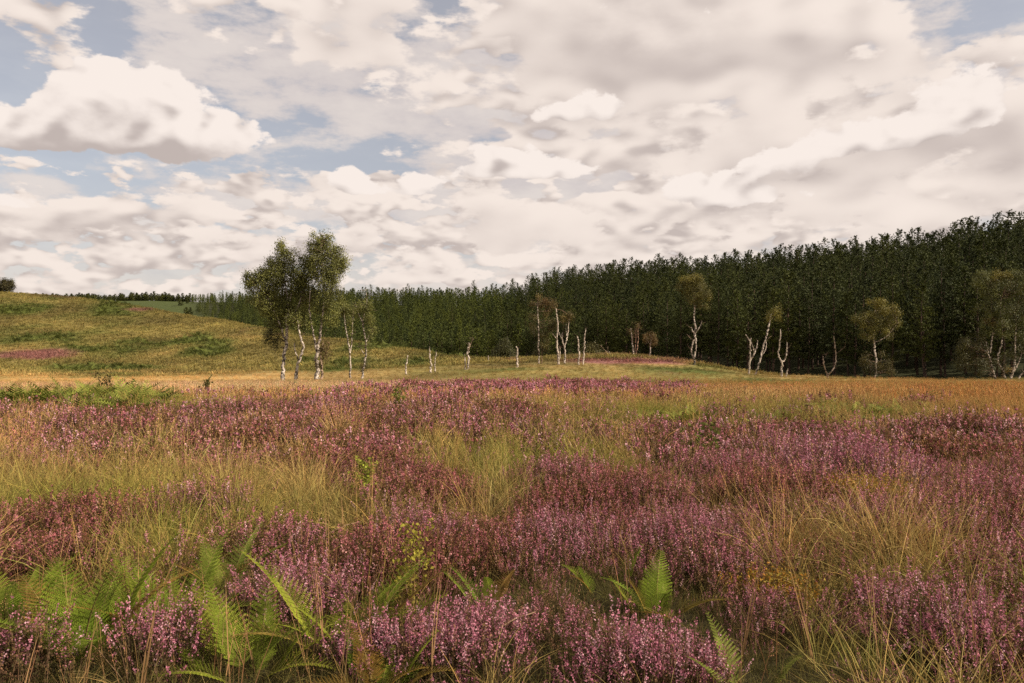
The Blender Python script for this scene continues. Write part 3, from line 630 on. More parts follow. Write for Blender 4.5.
    def gorse(px, py, R, H, n, label):
        x, y, z = ground_at(px, py); st, fl = MB(), MB(); SPOTS.append((x, y, R * .8))
        for _ in range(n):
            a = r.random() * 6.283; rr = math.sqrt(r.random()) * R; off = np.array([rr * math.cos(a), rr * math.sin(a), 0])
            V, Fq, t, i, cur = stems(r, 16, .06, (H * .6, H * 1.1), .002, (0, .6), (-.3, .3), 3); st.add(V + off, Fq, np.array([.12, .09, .03]))
            k = np.repeat(np.arange(16), 18); c = cur(k, r.uniform(.35, 1, len(k))) + r.normal(0, .012, (len(k), 3)) + off; V, Fq = rquads(r, c, .012, .005, r.normal(0, .8, (len(k), 3)) + [0, 0, .8])
            cc = np.where(r.random((len(k), 1)) < .55, [[.36, .17, .022]], [[.30, .22, .03]]) * r.uniform(.6, 1.2, (len(k), 1)); fl.add(V, Fq, np.repeat(cc, 4, 0))
        o = empty('dwarf_gorse', (x, y, z - .02)); obj('stems', st.mesh('stems', M_PL), o); obj('flowers', fl.mesh('flowers', M_PL), o); tag(o, label, 'gorse')
    gorse(858, 506, .42, .36, 26, 'orange and yellow dwarf gorse in the hollow before the large domed heather bush')
    gorse(768, 606, .20, .28, 12, 'small orange dwarf gorse sprig low in the heather at the lower right')
    def dead_stem(pts, label, w=.006):
        x, y, z = ground_at(*pts[0]); P = []
        for i, (a, b) in enumerate(pts):
            P.append(((a - CX) / F * y - x, .06 * i, ZC - (b - CY) / F * y - z, w * (1 - .6 * i / len(pts))))
        P[0] = (0, 0, -.03, w); q = spline(P, 8, .4, r); b = MB(); V, Fq = tube(q[:, :3], q[:, 3], 6); b.add(V, Fq, np.array([.32, .20, .13]))
        o = obj('bent_twig', b.mesh('bent_twig', M_PL), None, (x, y, z)); tag(o, label, 'twig')
    dead_stem([(482, 668), (488, 648), (506, 632), (536, 624)], 'arching bare brown stem over the rounded pink heather in the centre')
    dead_stem([(312, 560), (322, 540), (340, 530), (356, 527)], 'thin pale dead stem bent over the long grass left of the lime green sapling', .005)
if want('cover') or want('front'): foreground()
if want('cover'):
    r = np.random.default_rng(5)
    HN = [heather_mesh('heather_sprig', r, 30, .15, (.20, .42), 30, .0056, 16, .010, M_SC) for _ in range(6)]
    HM = [heather_mesh('heather_tuft', r, 24, .20, (.24, .46), 13, .0130, 9, .018, M_SC, .003, 2) for _ in range(5)]
    HF = [heather_mesh('heather_cushion', r, 18, .30, (.25, .48), 9, .031, 6, .035, M_SC, .006, 1) for _ in range(4)]
    GN = [grass_mesh('grass_tuft', r, 46, .10, (.25, .70), .0025, (.02, .7), (.1, 1.5), 5, M_SC, h) for h in (0, 2, 4, 6, 3)]
    GM = [grass_mesh('grass_clump', r, 34, .17, (.25, .68), .0058, (.02, .6), (.1, 1.2), 3, M_SC, h, .003, (.5, .85), .013) for h in (0, 3, 7, 10)]
    GF = [grass_mesh('grass_sward', r, 34, .4, (.25, .55), .013, (.02, .6), (.1, 1.0), 2, M_SC, h, .010, (.45, .75), .03) for h in (0, 6, 12)]
    GS = [grass_mesh('dry_stalk', r, 3, .06, (.40, .68), .0034, (0, .28), (-.1, .35), 4, M_SC, 1, .0022, (.4, .65), .006) for _ in range(3)]
    GH = [grass_mesh('grass_hummock', r, 34, .7, (.2, .5), .035, (.1, .9), (.1, 1.2), 2, M_SC) for h in range(4)]
    BR = [bracken_mesh('bracken_patch', r, 7, M_SC) for _ in range(4)]
    X, Y, SC, ID, TI = {}, {}, {}, {}, {}
    def put(key, x, y, s, i, t):
        for D, v in ((X, x), (Y, y), (SC, s), (ID, i), (TI, t)): D.setdefault(key, []).append(v)
    # heather
    for y0, y1, sp, off, nv, mx in ((2.3, 9.5, .125, 0, 6, 1.2), (9.5, 21, .20, 6, 5, 1.5), (21, 62, .42, 11, 4, 2)):
        x, y = field(r, y0, y1, sp, mx); px, py = proj(x, y, hgt(x, y)); w = heather_w(x, y, px, py)
        f, idn, on = cushions(x, y, px, py)
        k = (r.random(len(x)) < np.where(on, .10 + .90 * sstep(.12, .5, f), .16 * w)) & clear_of(x, y); x, y, px, py, w, f, idn = x[k], y[k], px[k], py[k], w[k], f[k], idn[k]; n = len(x)
        hue = np.clip(idn + (fbm(x / 2.2, y / 2.2, 63, 3) - .5) * .9, 0, 1)[:, None]; fade = sstep(.42, .85, hue)
        t = (1 - fade) * np.array([1., .95, .86]) + fade * np.array([.82, .72, .55]); t = t * (.70 + .45 * r.random((n, 1))) * 1.0
        put('heather', x, y, (.40 + .72 * f) * (.75 + .5 * fbm(x / 1.5, y / 1.5, 61, 2)) * r.uniform(.75, 1.2, n) * (1 - .72 * low_near(x, y)), off + r.integers(0, nv, n), t)
    # grass
    for y0, y1, sp, off, nv, mx in ((3.1, 9.5, .145, 0, 5, 1.2), (9.5, 22, .27, 5, 4, 1.5), (22, 62, .52, 9, 3, 2), (62, 100, .75, 9, 3, 4)):
        x, y = field(r, y0, y1, sp, mx); z = hgt(x, y); px, py = proj(x, y, z); w = heather_w(x, y, px, py)
        w = w * (1 - sstep(60, 66, y))
        f2 = mound(x + 50, y + 9, .55)[0] if y0 < 20 else .75 + 0 * x
        hf_, _, on = cushions(x, y, px, py); w = np.where(on & (y < 64), sstep(.0, .3, hf_), .0)
        k = (r.random(len(x)) < (1 - (.82 if y0 < 9 else .52 if y0 < 20 else .5) * w) * (.35 + .65 * f2) * (1 - .72 * (1 - sstep(4.3, 5.4, y)) * (1 - .8 * np.exp(-((px - 960) / 90) ** 2)))) & clear_of(x, y, .6); x, y, px, py, w, f2 = x[k], y[k], px[k], py[k], w[k], f2[k]
        k = (y < edge(px) - 4) & ~((y > 96) & (px < 380)); x, y, px, py, w, f2 = x[k], y[k], px[k], py[k], w[k], f2[k]; n = len(x)
        t = grass_tint(x, y, px, py, r); hf = sstep(42, 78, y + 18 * (fbm(x / 6, y / 6, 81, 3) - .5))[:, None]; t = t * (1 - hf) + hill_tint(x, y, px, py) * r.uniform(.8, 1.25, (n, 1)) * hf
        t = t * (1.1 + .10 * sstep(15, 35, y))[:, None]
        put('grass', x, y, r.uniform(.6, 1.15, n) * (1 - .25 * w) * (.58 + .5 * f2) * (1 - .12 * sstep(6, 10, y)) * (1 - .5 * sstep(25, 60, y)) * (1 - .6 * low_near(x, y)), off + np.where((y < 5.2) & (r.random(n) < .75), 0, r.integers(0, nv, n)), t * .92)
    # short undergrowth in the hollows
    x, y = field(r, 2.6, 9, .11, 1.2); px, py = proj(x, y, hgt(x, y)); n = len(x)
    put('grass', x, y, r.uniform(.16, .38, n), r.integers(0, 2, n), np.array([.10, .085, .025]) * r.uniform(.5, 1.6, (n, 1)))
    px, py = r.uniform(-20, 1044, 90), r.uniform(560, 720, 90); px = np.where(r.random(90) < .55, px * .45, px); q = np.array([ground_at(a, b_) for a, b_ in zip(px, py)]); n = len(q)
    put('grass', q[:, 0], q[:, 1], r.uniform(.55, 1.0, n), 16 + r.integers(0, 3, n), np.array([.25, .135, .065]) * r.uniform(.6, 1.3, (n, 1)))
    # hillside
    x, y = field(r, 92, 215, .95, 6, .72); z = hgt(x, y); px, py = proj(x, y, z); rd = np.interp(px, [0, 150, 280, 400, 480, 560, 640, 700, 760], [215, 200, 165, 135, 122, 126, 128, 105, 96])
    k = (y < rd) & (px > -140) & (px < 780); x, y, px, py = x[k], y[k], px[k], py[k]; n = len(x)
    ht = hill_tint(x, y, px, py)
    put('grass', x, y, r.uniform(.6, 1.25, n), 12 + r.integers(0, 4, n), ht * r.uniform(.7, 1.25, (n, 1)))
    k = (ht[:, 1] > ht[:, 0] * .96) & (r.random(n) < .42); n = int(k.sum())
    put('bracken', x[k] + r.uniform(-.5, .5, n), y[k] + r.uniform(-.5, .5, n), r.uniform(1.0, 1.9, n), r.integers(0, 4, n), np.array([.11, .125, .026]) * r.uniform(.6, 1.3, (n, 1)))
    # bracken drifts
    for cx, cy, rx, ry, nn, s_ in ((25, 412, 60, 5, 110, 1.15), (110, 411, 42, 6, 140, 1.2), (860, 422, 60, 8, 36, .8), (730, 426, 50, 7, 18, .7), (640, 426, 70, 8, 14, .6), (330, 398, 120, 5, 40, .8)):
        px, py = r.normal(cx, rx * .6, nn), r.normal(cy, ry * .6, nn)
        q = np.array([ground_at(a, b_) for a, b_ in zip(px, py)]); n = len(q)
        put('bracken', q[:, 0], q[:, 1], r.uniform(.6, 1.1, n) * s_, r.integers(0, 4, n), np.array([.17, .185, .03]) * r.uniform(.6, 1.3, (n, 1)))
    cat = lambda D, k: np.concatenate(D[k])
    for key, src, lab, c_ in (('heather', HN + HM + HF, 'mauve flowering heather spreading over the heath between the grass', 'heather'), ('grass', GN + GM + GF + GH + GS, 'straw, russet and green moorland grass growing among the heather and over the hill', 'grass'), ('bracken', BR, 'drifts of low yellow-green bracken behind the heather', 'bracken')):
        scatter(key, cat(X, key), cat(Y, key), cat(SC, key), cat(ID, key), cat(TI, key), src, lab, c_, r)
        print(key, len(cat(X, key)))

# ------------------------------------------------------------------ birches, dead birches, bushes
class Tree:
    """traced in a measuring frame (x0, y0, scale), then given its own distance, size and thickness"""
    def __init__(s, name, frame, base, Y, seed):
        s.fr = frame; s.rng = np.random.default_rng(seed); s.Y = Y; s.name = name
        bx, by = s.px(*base); s.bx, s.by = bx, by
        s.X = (bx - CX) / F * Y; s.Z = float(hgt(s.X, Y)); s.k = Y / F
        s.lift = 0.0
        s.root = empty(name, (s.X, Y, s.Z)); s.pts = []
    def px(s, x, y): x0, y0, sc = s.fr; return x0 + x / sc, y0 + y / sc
    def loc(s, x, y, d=0.):
        a, b = s.px(x, y); zb = ZC - (s.by - CY) * s.k                    # height the photo's base has
        return np.array([(a - s.bx) * s.k, d, (ZC - (b - CY) * s.k) - zb])
    def stem(s, b, pts, col=(1, 1, 1), d0=0., dslope=0., sides=7, foot=True, jit=.35, base_dark=0.):
        """pts rows (x, y, width)"""
        P = []
        d = d0
        for i, (x, y, w) in enumerate(pts):
            q = s.loc(x, y, d); P.append([q[0], q[1], q[2], max(w * .80 / s.fr[2] * s.k / 2, .008)]); d += dslope + s.rng.normal(0, .12)
        if foot and P[0][2] < .3: P[0][2] = -.15; P[0][3] *= 1.25
        q = spline(P, 6, jit, s.rng); V, Fq = tube(q[:, :3], q[:, 3], sides)
        c = np.tile(np.array(col, float), (len(V), 1))
        if base_dark: c *= (1 - .85 * (1 - sstep(base_dark * .5, base_dark, V[:, 2] + s.rng.normal(0, .08, len(V)))))[:, None]
        b.add(V, Fq, c); s.pts.append(q); return q
    def twigs(s, b, n, L=(.3, 1.0), r=.012, frm=.35, col=(.5, .4, .35), up=.5):
        for q in list(s.pts):
            for _ in range(n):
                i = s.rng.integers(int(len(q) * frm), len(q)); p = q[i, :3]; dr = unit(s.rng.normal(size=3) * [1, 1, .5] + [0, 0, up]); l = s.rng.uniform(*L)
                e = p + dr * l * .5 + s.rng.normal(0, .05, 3); t = p + dr * l + s.rng.normal(0, .12, 3)
                V, Fq = tube(np.stack([p, e, t]), [min(r, q[i, 3] * .7), r * .6, r * .25], 4); b.add(V, Fq, col)
    def leaves(s, b, tw, blobs_, col, dens=1., leaf=.050, sig=.19, per=56, depth=.9, twcol=(.45, .36, .3), shell=.38, var=.38):
        allq = np.concatenate(s.pts) if s.pts else np.array([[0, 0, .1, .03]])
        blobs_ = list(blobs_); n_main = len(blobs_)
        for bi, (x, y, rx, ry, *a) in enumerate(blobs_):
            sub = bi >= n_main
            am = a[0] if a else 1.; cl = np.array(a[1]) if len(a) > 1 else np.array(col)
            c0 = s.loc(x, y, s.rng.normal(0, .25) * rx / s.fr[2] * s.k); rX, rZ = rx / s.fr[2] * s.k, ry / s.fr[2] * s.k; rY = depth * (rX * .7 + rZ * .3)
            if rX > .5 and not sub:
                for _ in range(3):
                    dv = unit(s.rng.normal(size=3) * [1, .6, 1]); blobs_.append((x + dv[0] * rx * s.rng.uniform(.95, 1.2), y + dv[2] * ry * s.rng.uniform(.95, 1.2), rx * s.rng.uniform(.2, .42), ry * s.rng.uniform(.16, .32), am * .9, cl * s.rng.uniform(.8, 1.25)))
            n = max(4, int(dens * am * 11 * (rX * rZ + rX * rY + rY * rZ)))
            dv = unit(s.rng.normal(size=(n, 3))); rr = (s.rng.random(n) ** (1 / 3) * (1 - shell) + shell * s.rng.uniform(.75, 1.0, n)) * s.rng.uniform(.8, 1.05, n)
            C = c0 + dv * rr[:, None] * [rX, rY, rZ]; C = C[C[:, 2] > .15]; n = len(C)
            for p in C[s.rng.random(n) < .30]:
                dd = np.linalg.norm((allq[:, :3] - p) * [1, 1, .8], axis=1) + 3.0 * (allq[:, 2] > p[2] - .1); q = allq[np.argmin(dd)]
                mid = (q[:3] + p) / 2 + s.rng.normal(0, .1, 3) + [0, 0, .10]
                V, Fq = tube(np.stack([q[:3], mid, p]), [min(.035, q[3] * .6), .016, .006], 4); tw.add(V, Fq, twcol)
            k = np.repeat(np.arange(n), per); P = C[k] + s.rng.normal(0, 1, (len(k), 3)) * [sig, sig, sig * 1.15]; P[:, 2] -= np.abs(s.rng.normal(0, .10, len(k)))
            P = P[P[:, 2] > .05]; kk = k[:len(P)]
            V, Fq = rquads(s.rng, P, leaf * s.rng.uniform(.65, 1.3, len(P)), leaf * .7, s.rng.normal(0, 1, (len(P), 3)) + [0, 0, -.5], unit((P - c0) / [rX, rY, rZ]) + s.rng.normal(0, .45, (len(P), 3)) + [0, 0, .25])
            V = V.reshape(-1, 3)
            cc = cl * s.rng.uniform(1 - var, 1 + var, (n, 1))[kk] * s.rng.uniform(.88, 1.12, (len(P), 1)); b.add(V, Fq, np.repeat(cc, 4, 0))
    def build(s, parts, label, cat='tree', group=None):
        if cat == 'dead tree': s.twigs(parts[0][1], 4 if len(s.pts) > 1 else 2, (.15, .7), .010, .4, (.5, .42, .36), .6)
        for nm, b, mat in parts:
            if b.n: obj(nm, b.mesh(nm, mat, mat in (M_BIRCH, M_DEAD, M_PBARK)), s.root)
        tag(s.root, label, cat, group)

OLIVE = (.14, .14, .033); GOLD = (.165, .14, .026); RUST = (.125, .088, .028); DKOL = (.06, .056, .016)
ZL, ZD, ZM, ZP, ZR_, ZS = (235, 215, 4.017), (330, 260, 5.69), (520, 280, 7.19), (660, 265, 5.94), (805, 280, 6.5), (930, 260, 5.47)
def birches():
    LG = 'living birches standing on the heath'; DG = 'dead birch trunks standing on the heath'
    # -- the clump at the left
    t = Tree('birch_tree', ZL, (190, 650), 64, 1); tr, cr = MB(), MB()
    t.stem(tr, [(190, 655, 21), (193, 600, 18), (198, 540, 17), (205, 480, 16), (207, 410, 13), (215, 360, 9), (225, 290, 6)]); t.stem(tr, [(203, 490, 10), (185, 430, 8), (160, 370, 6), (130, 310, 4)], foot=False); t.stem(tr, [(206, 430, 9), (235, 385, 8), (265, 320, 5), (275, 250, 3)], foot=False); t.stem(tr, [(215, 360, 7), (205, 280, 5), (190, 190, 3), (186, 110, 2)], foot=False)
    t.leaves(cr, tr, [(95, 255, 50, 48), (70, 240, 28, 34), (130, 320, 65, 62), (165, 220, 55, 55), (215, 240, 70, 75), (190, 130, 28, 38), (230, 150, 40, 40, .8), (160, 180, 34, 30), (275, 220, 62, 55), (235, 330, 80, 62), (300, 290, 42, 48, .7), (160, 400, 48, 55), (155, 460, 32, 40, .7, DKOL), (250, 400, 42, 36, .5), (120, 215, 30, 24)], OLIVE, 1.75)
    t.build([('trunk', tr, M_BIRCH), ('crown', cr, M_LEAF)], 'broad leafy birch at the left end of the clump, on one straight white trunk', 'tree', LG)
    t = Tree('birch_tree', ZL, (245, 640), 63, 2); tr, cr = MB(), MB()
    t.stem(tr, [(244, 645, 17), (250, 585, 14), (264, 545, 13), (276, 505, 12), (266, 455, 9), (254, 400, 6)]); t.stem(tr, [(256, 560, 7), (243, 525, 6), (240, 490, 5)], foot=False)
    t.leaves(cr, tr, [(258, 395, 38, 34, .8), (272, 430, 26, 24, .4)], OLIVE, 1)
    t.build([('trunk', tr, M_BIRCH), ('crown', cr, M_LEAF)], 'short crooked birch with a bent mottled trunk between the two large birches of the clump', 'tree', LG)
    t = Tree('birch_tree', ZL, (327, 640), 63.5, 3); tr, cr = MB(), MB()
    t.stem(tr, [(327, 645, 24), (327, 590, 20), (331, 540, 18), (337, 490, 15), (345, 440, 11), (354, 370, 8), (360, 290, 6), (360, 200, 4), (348, 90, 2)]); t.stem(tr, [(329, 525, 12), (317, 460, 9), (307, 400, 8), (302, 345, 6), (306, 280, 4)], foot=False); t.stem(tr, [(352, 380, 6), (380, 300, 4), (398, 200, 3)], foot=False)
    t.leaves(cr, tr, [(347, 75, 34, 34), (335, 105, 38, 34), (372, 125, 48, 44), (415, 160, 32, 42), (395, 195, 48, 55), (345, 190, 52, 55), (375, 265, 46, 52), (350, 320, 48, 42, .8), (390, 330, 30, 40, .5), (322, 145, 36, 30), (430, 190, 14, 26, .6), (370, 390, 30, 30, .35)], OLIVE, 1.75)
    t.build([('trunk', tr, M_BIRCH), ('crown', cr, M_LEAF)], 'tallest birch of the clump, narrow crown above a white trunk forked low down', 'tree', LG)
    t = Tree('young_birch', ZL, (348, 640), 62.5, 4); tr, cr = MB(), MB()
    t.stem(tr, [(348, 643, 12), (351, 590, 10), (345, 545, 7), (352, 490, 4)], (.75, .62, .52)); t.stem(tr, [(350, 560, 5), (370, 520, 3), (380, 490, 2)], (.6, .42, .35), foot=False); t.twigs(tr, 16, (.4, 1.2), .014, .3, (.42, .26, .2))
    t.leaves(cr, tr, [(350, 545, 28, 34, .3, RUST), (372, 515, 20, 24, .25, RUST)], RUST, .16)
    t.build([('trunk', tr, M_BIRCH), ('crown', cr, M_LEAF)], 'small half bare birch with reddish twigs against the foot of the tallest birch', 'tree', LG)
    t = Tree('birch_tree', ZD, (113, 635), 70, 5); tr, cr = MB(), MB()
    t.stem(tr, [(113, 640, 15), (117, 560, 12), (117, 465, 11), (103, 390, 9), (88, 300, 8), (81, 210, 4)]); t.stem(tr, [(116, 470, 9), (124, 380, 8), (130, 270, 5)], foot=False)
    t.leaves(cr, tr, [(85, 195, 34, 45, .8), (105, 235, 40, 50, .7), (70, 270, 30, 50, .5), (125, 320, 30, 70, .3), (112, 410, 28, 40, .25)], OLIVE, .8); t.twigs(tr, 8, (.3, .9))
    t.build([('trunk', tr, M_BIRCH), ('crown', cr, M_LEAF)], 'slender birch with two thin white stems and sparse leaves right of the big clump', 'tree', LG)
    t = Tree('birch_tree', ZD, (180, 630), 71, 6); tr, cr, iv = MB(), MB(), MB()
    t.stem(tr, [(179, 635, 17), (188, 570, 15), (197, 500, 15), (203, 410, 12), (191, 335, 11), (184, 290, 9), (200, 225, 7), (205, 170, 4), (196, 95, 2)]); t.stem(tr, [(184, 295, 7), (163, 250, 6), (147, 205, 4)], foot=False); t.stem(tr, [(202, 415, 8), (222, 372, 6), (245, 354, 4)], foot=False); t.stem(tr, [(195, 480, 6), (175, 445, 4), (160, 432, 3)], foot=False)
    t.twigs(tr, 12, (.4, 1.3), .011, .55, (.5, .42, .4), .9)
    t.leaves(cr, tr, [(165, 205, 36, 46, .6), (200, 190, 36, 44, .6), (225, 285, 34, 60, .5), (235, 380, 30, 60, .45), (215, 450, 26, 40, .4)], OLIVE, .8)
    t.leaves(iv, tr, [(200, 525, 20, 40, 1, DKOL), (186, 560, 13, 30, 1, RUST)], DKOL, 1.4, per=40)
    t.build([('trunk', tr, M_BIRCH), ('crown', cr, M_LEAF), ('ivy', iv, M_LEAF)], 'birch with bare twigs at its top and ivy low on its forked white trunk', 'tree', LG)
    # -- snags in the middle
    sn = [((435, 632), 78, [[(435, 640, 11), (432, 590, 11), (437, 555, 9), (441, 522, 5)]], 'lone short white birch snag, leftmost of the dead trunks', 1),
          ((574, 620), 79, [[(574, 628, 13), (572, 570, 12), (566, 510, 9), (566, 472, 5)]], 'pale broken birch snag, the thicker left one of a close pair', 0),
          ((595, 606), 79.6, [[(595, 612, 10), (597, 560, 9), (603, 520, 7), (606, 482, 4)]], 'thin pale birch snag, the right one of a close pair', 0),
          ((783, 610), 82, [[(783, 617, 13), (787, 570, 15), (783, 520, 14), (790, 480, 13), (793, 455, 9)], [(788, 500, 5), (805, 455, 4), (818, 428, 2)], [(770, 615, 9), (768, 570, 8), (765, 520, 5)]], 'stout pale snag with a thin spike beside it and a slanting twig on top', 0)]
    for i, (bs, Y, st, lab, _) in enumerate(sn):
        t = Tree('dead_birch', ZD, bs, Y, 20 + i); tr = MB()
        for k, p in enumerate(st): t.stem(tr, p, (1, 1, 1) if k != 1 else (.7, .6, .5), foot=(p[0][1] > bs[1]), jit=.5)
        t.build([('trunk', tr, M_DEAD)], lab, 'dead tree', DG)
    t = Tree('dead_birch', (370, 260, 4.096), (603, 432), 84, 30); tr = MB(); t.stem(tr, [(603, 438, 9), (602, 400, 10), (605, 365, 8), (599, 346, 5)], jit=.5); t.build([('trunk', tr, M_DEAD)], 'single thin white snag alone below the dark round bush', 'dead tree', DG)
    t = Tree('dead_birch', (370, 260, 4.096), (485, 400), 100, 31); tr = MB(); t.stem(tr, [(485, 404, 5), (486, 385, 5), (484, 373, 3)], jit=.5); t.build([('trunk', tr, M_DEAD)], 'tiny grey stump at the far edge of the grass below the forest', 'dead tree', DG)
    # -- the group of birches before the forest, centre
    t = Tree('birch_tree', ZM, (135, 600), 88, 40); tr, cr = MB(), MB()
    t.stem(tr, [(135, 606, 13), (136, 540, 12), (131, 450, 12), (132, 330, 10), (128, 250, 7), (124, 180, 4)]); t.stem(tr, [(155, 600, 9), (157, 540, 8), (156, 470, 5)], (.7, .55, .4)); t.twigs(tr, 8, (.4, 1.2))
    t.leaves(cr, tr, [(130, 165, 42, 42, .7, RUST), (185, 195, 40, 50, .6, (.13, .075, .025)), (105, 290, 34, 50, .5), (175, 320, 44, 70, .6), (95, 380, 30, 60, .35), (175, 430, 50, 60, .6), (160, 500, 50, 30, .5, DKOL), (215, 300, 34, 50, .4)], (.085, .07, .02), .75)
    t.build([('trunk', tr, M_BIRCH), ('crown', cr, M_LEAF)], 'thin white birch with a tall ragged brownish crown, left end of the centre group', 'tree', LG)
    t = Tree('dead_birch', ZM, (280, 605), 86, 41); tr, cr = MB(), MB()
    t.stem(tr, [(281, 612, 17), (272, 540, 17), (264, 470, 16), (267, 390, 15), (272, 310, 13), (264, 250, 10), (258, 200, 6)]); t.stem(tr, [(264, 420, 8), (248, 400, 7), (233, 376, 4)], foot=False); t.stem(tr, [(285, 560, 9), (288, 500, 8), (285, 478, 5)], foot=False); t.stem(tr, [(262, 210, 5), (300, 215, 3), (335, 240, 2)], (.6, .45, .35), foot=False); t.twigs(tr, 5, (.3, .8), .012, .7)
    t.leaves(cr, tr, [(258, 172, 26, 24, .5), (230, 165, 26, 22, .4)], RUST, .8)
    t.build([('trunk', tr, M_DEAD), ('crown', cr, M_LEAF)], 'tall pale dying birch with a small rusty tuft of leaves on top', 'dead tree', DG)
    t = Tree('birch_tree', ZM, (320, 600), 87.5, 42); tr, cr = MB(), MB()
    t.stem(tr, [(320, 606, 15), (324, 540, 14), (320, 480, 13), (335, 430, 12), (346, 370, 11), (350, 290, 7)]); t.stem(tr, [(318, 480, 9), (305, 440, 9), (300, 410, 8), (302, 375, 4)], foot=False); t.stem(tr, [(308, 440, 6), (290, 405, 5), (282, 375, 3)], foot=False); t.stem(tr, [(335, 400, 6), (331, 340, 6), (334, 300, 3)], foot=False)
    t.leaves(cr, tr, [(332, 265, 34, 26, .9), (350, 255, 22, 22, .7), (300, 290, 22, 24, .4)], (.115, .085, .022), .9)
    t.build([('trunk', tr, M_BIRCH), ('crown', cr, M_LEAF)], 'candelabra shaped white birch with a small olive tuft on its tallest prong', 'tree', LG)
    for bs, Y, p, lab, sd_ in (((419, 612), 85, [(419, 620, 13), (424, 540, 14), (424, 480, 13), (417, 430, 12), (410, 400, 8)], 'white snag with a blunt top, left of a tall pair beside a bush', 43), ((455, 608), 85.6, [(450, 616, 12), (458, 545, 13), (464, 470, 12), (467, 400, 10), (476, 345, 5)], 'taller leaning white snag with a pointed top, right of a pair beside a bush', 44)):
        t = Tree('dead_birch', ZM, bs, Y, sd_); tr = MB(); t.stem(tr, p, jit=.5); t.build([('trunk', tr, M_DEAD)], lab, 'dead tree', DG)
    t = Tree('fallen_branch', ZM, (650, 535), 108, 45); tr = MB(); t.stem(tr, [(650, 540, 11), (647, 520, 8), (640, 508, 5)]); t.stem(tr, [(642, 525, 7), (612, 500, 6), (578, 463, 4)], (.6, .5, .42), foot=False); t.stem(tr, [(632, 515, 4), (632, 470, 3)], (.6, .5, .42), foot=False)
    t.build([('trunk', tr, M_DEAD)], 'grey fallen branch slanting from a stub at the forest foot', 'branch')
    t = Tree('birch_tree', ZM, (820, 542), 113, 46); tr, cr = MB(), MB()
    t.stem(tr, [(818, 548, 12), (810, 480, 11), (803, 400, 9), (797, 345, 5)]); t.stem(tr, [(830, 545, 10), (850, 450, 9), (848, 380, 6), (854, 330, 3)], (.7, .5, .42)); t.stem(tr, [(825, 510, 6), (832, 420, 5), (826, 360, 3)], (.6, .42, .36), foot=False); t.twigs(tr, 14, (.5, 1.4), .016, .4, (.38, .22, .17), 1.2)
    t.leaves(cr, tr, [(850, 335, 24, 34, .4), (800, 365, 20, 26, .25)], RUST, .6)
    t.build([('trunk', tr, M_BIRCH), ('crown', cr, M_LEAF)], 'reddish twiggy birch with several upright stems on the pink knoll', 'tree', LG)
    t = Tree('birch_tree', ZM, (932, 545), 114, 47); tr, cr = MB(), MB()
    t.stem(tr, [(931, 552, 11), (935, 490, 10), (939, 440, 8), (945, 400, 4)]); t.stem(tr, [(938, 450, 5), (915, 420, 4)], foot=False)
    t.leaves(cr, tr, [(930, 400, 40, 30, .9), (965, 420, 28, 26, .8), (900, 420, 24, 22, .7), (942, 372, 22, 18, .7)], (.125, .08, .025), .9)
    t.build([('trunk', tr, M_BIRCH), ('crown', cr, M_LEAF)], 'small round headed birch on one thin stem on the pink knoll', 'tree', LG)
    # -- right half
    t = Tree('birch_tree', ZP, (204, 608), 92, 50); tr, cr = MB(), MB()
    t.stem(tr, [(203, 618, 19), (206, 590, 16), (203, 565, 12), (214, 520, 10), (212, 470, 12), (208, 420, 17), (214, 385, 14), (204, 335, 11), (209, 280, 10), (207, 225, 9), (204, 165, 5)], base_dark=.75); t.stem(tr, [(203, 570, 11), (190, 530, 10), (196, 488, 9), (208, 455, 9)], foot=False); t.stem(tr, [(212, 415, 8), (236, 380, 6), (250, 348, 4)], foot=False); t.stem(tr, [(206, 420, 8), (192, 405, 7), (188, 382, 4)], foot=False); t.stem(tr, [(200, 470, 5), (175, 445, 4), (158, 425, 3)], (.4, .35, .3), foot=False); t.stem(tr, [(192, 525, 5), (178, 510, 4), (166, 492, 2)], (.4, .35, .3), foot=False)
    t.leaves(cr, tr, [(195, 100, 48, 26, 1, GOLD), (160, 100, 30, 22, .8, GOLD), (225, 85, 28, 20, .8, GOLD), (235, 130, 42, 36), (160, 145, 42, 36), (265, 170, 30, 46, .9), (205, 165, 46, 40), (130, 120, 22, 22, .7), (295, 195, 14, 30, .6, GOLD), (245, 235, 30, 34, .3), (175, 205, 30, 24, .5)], (.115, .102, .023), 1.0); t.twigs(tr, 4, (.3, .8))
    t.build([('trunk', tr, M_BIRCH), ('crown', cr, M_LEAF)], 'tall birch with a twisted white trunk, black foot and leafy flat crown before the forest', 'tree', LG)
    t = Tree('dead_birch', ZP, (527, 640), 84, 51); tr = MB()
    t.stem(tr, [(526, 650, 14), (531, 580, 13), (534, 500, 12), (533, 455, 10), (541, 420, 7)]); t.stem(tr, [(534, 560, 11), (555, 515, 10), (572, 480, 9), (580, 435, 5)], foot=False); t.stem(tr, [(560, 505, 9), (545, 460, 8), (525, 425, 7), (507, 397, 4)], foot=False)
    t.build([('trunk', tr, M_DEAD)], 'dead white birch forked like antlers, left of the leaning one', 'dead tree', DG)
    t = Tree('birch_tree', ZP, (562, 642), 84.5, 52); tr, cr = MB(), MB()
    t.stem(tr, [(560, 652, 14), (580, 590, 12), (598, 530, 12), (612, 470, 12), (630, 410, 11), (642, 360, 12), (655, 305, 9), (664, 275, 4)]); t.stem(tr, [(606, 520, 8), (625, 495, 7), (634, 460, 6), (632, 435, 3)], foot=False); t.stem(tr, [(628, 440, 5), (650, 415, 3), (664, 408, 2)], (.5, .4, .35), foot=False)
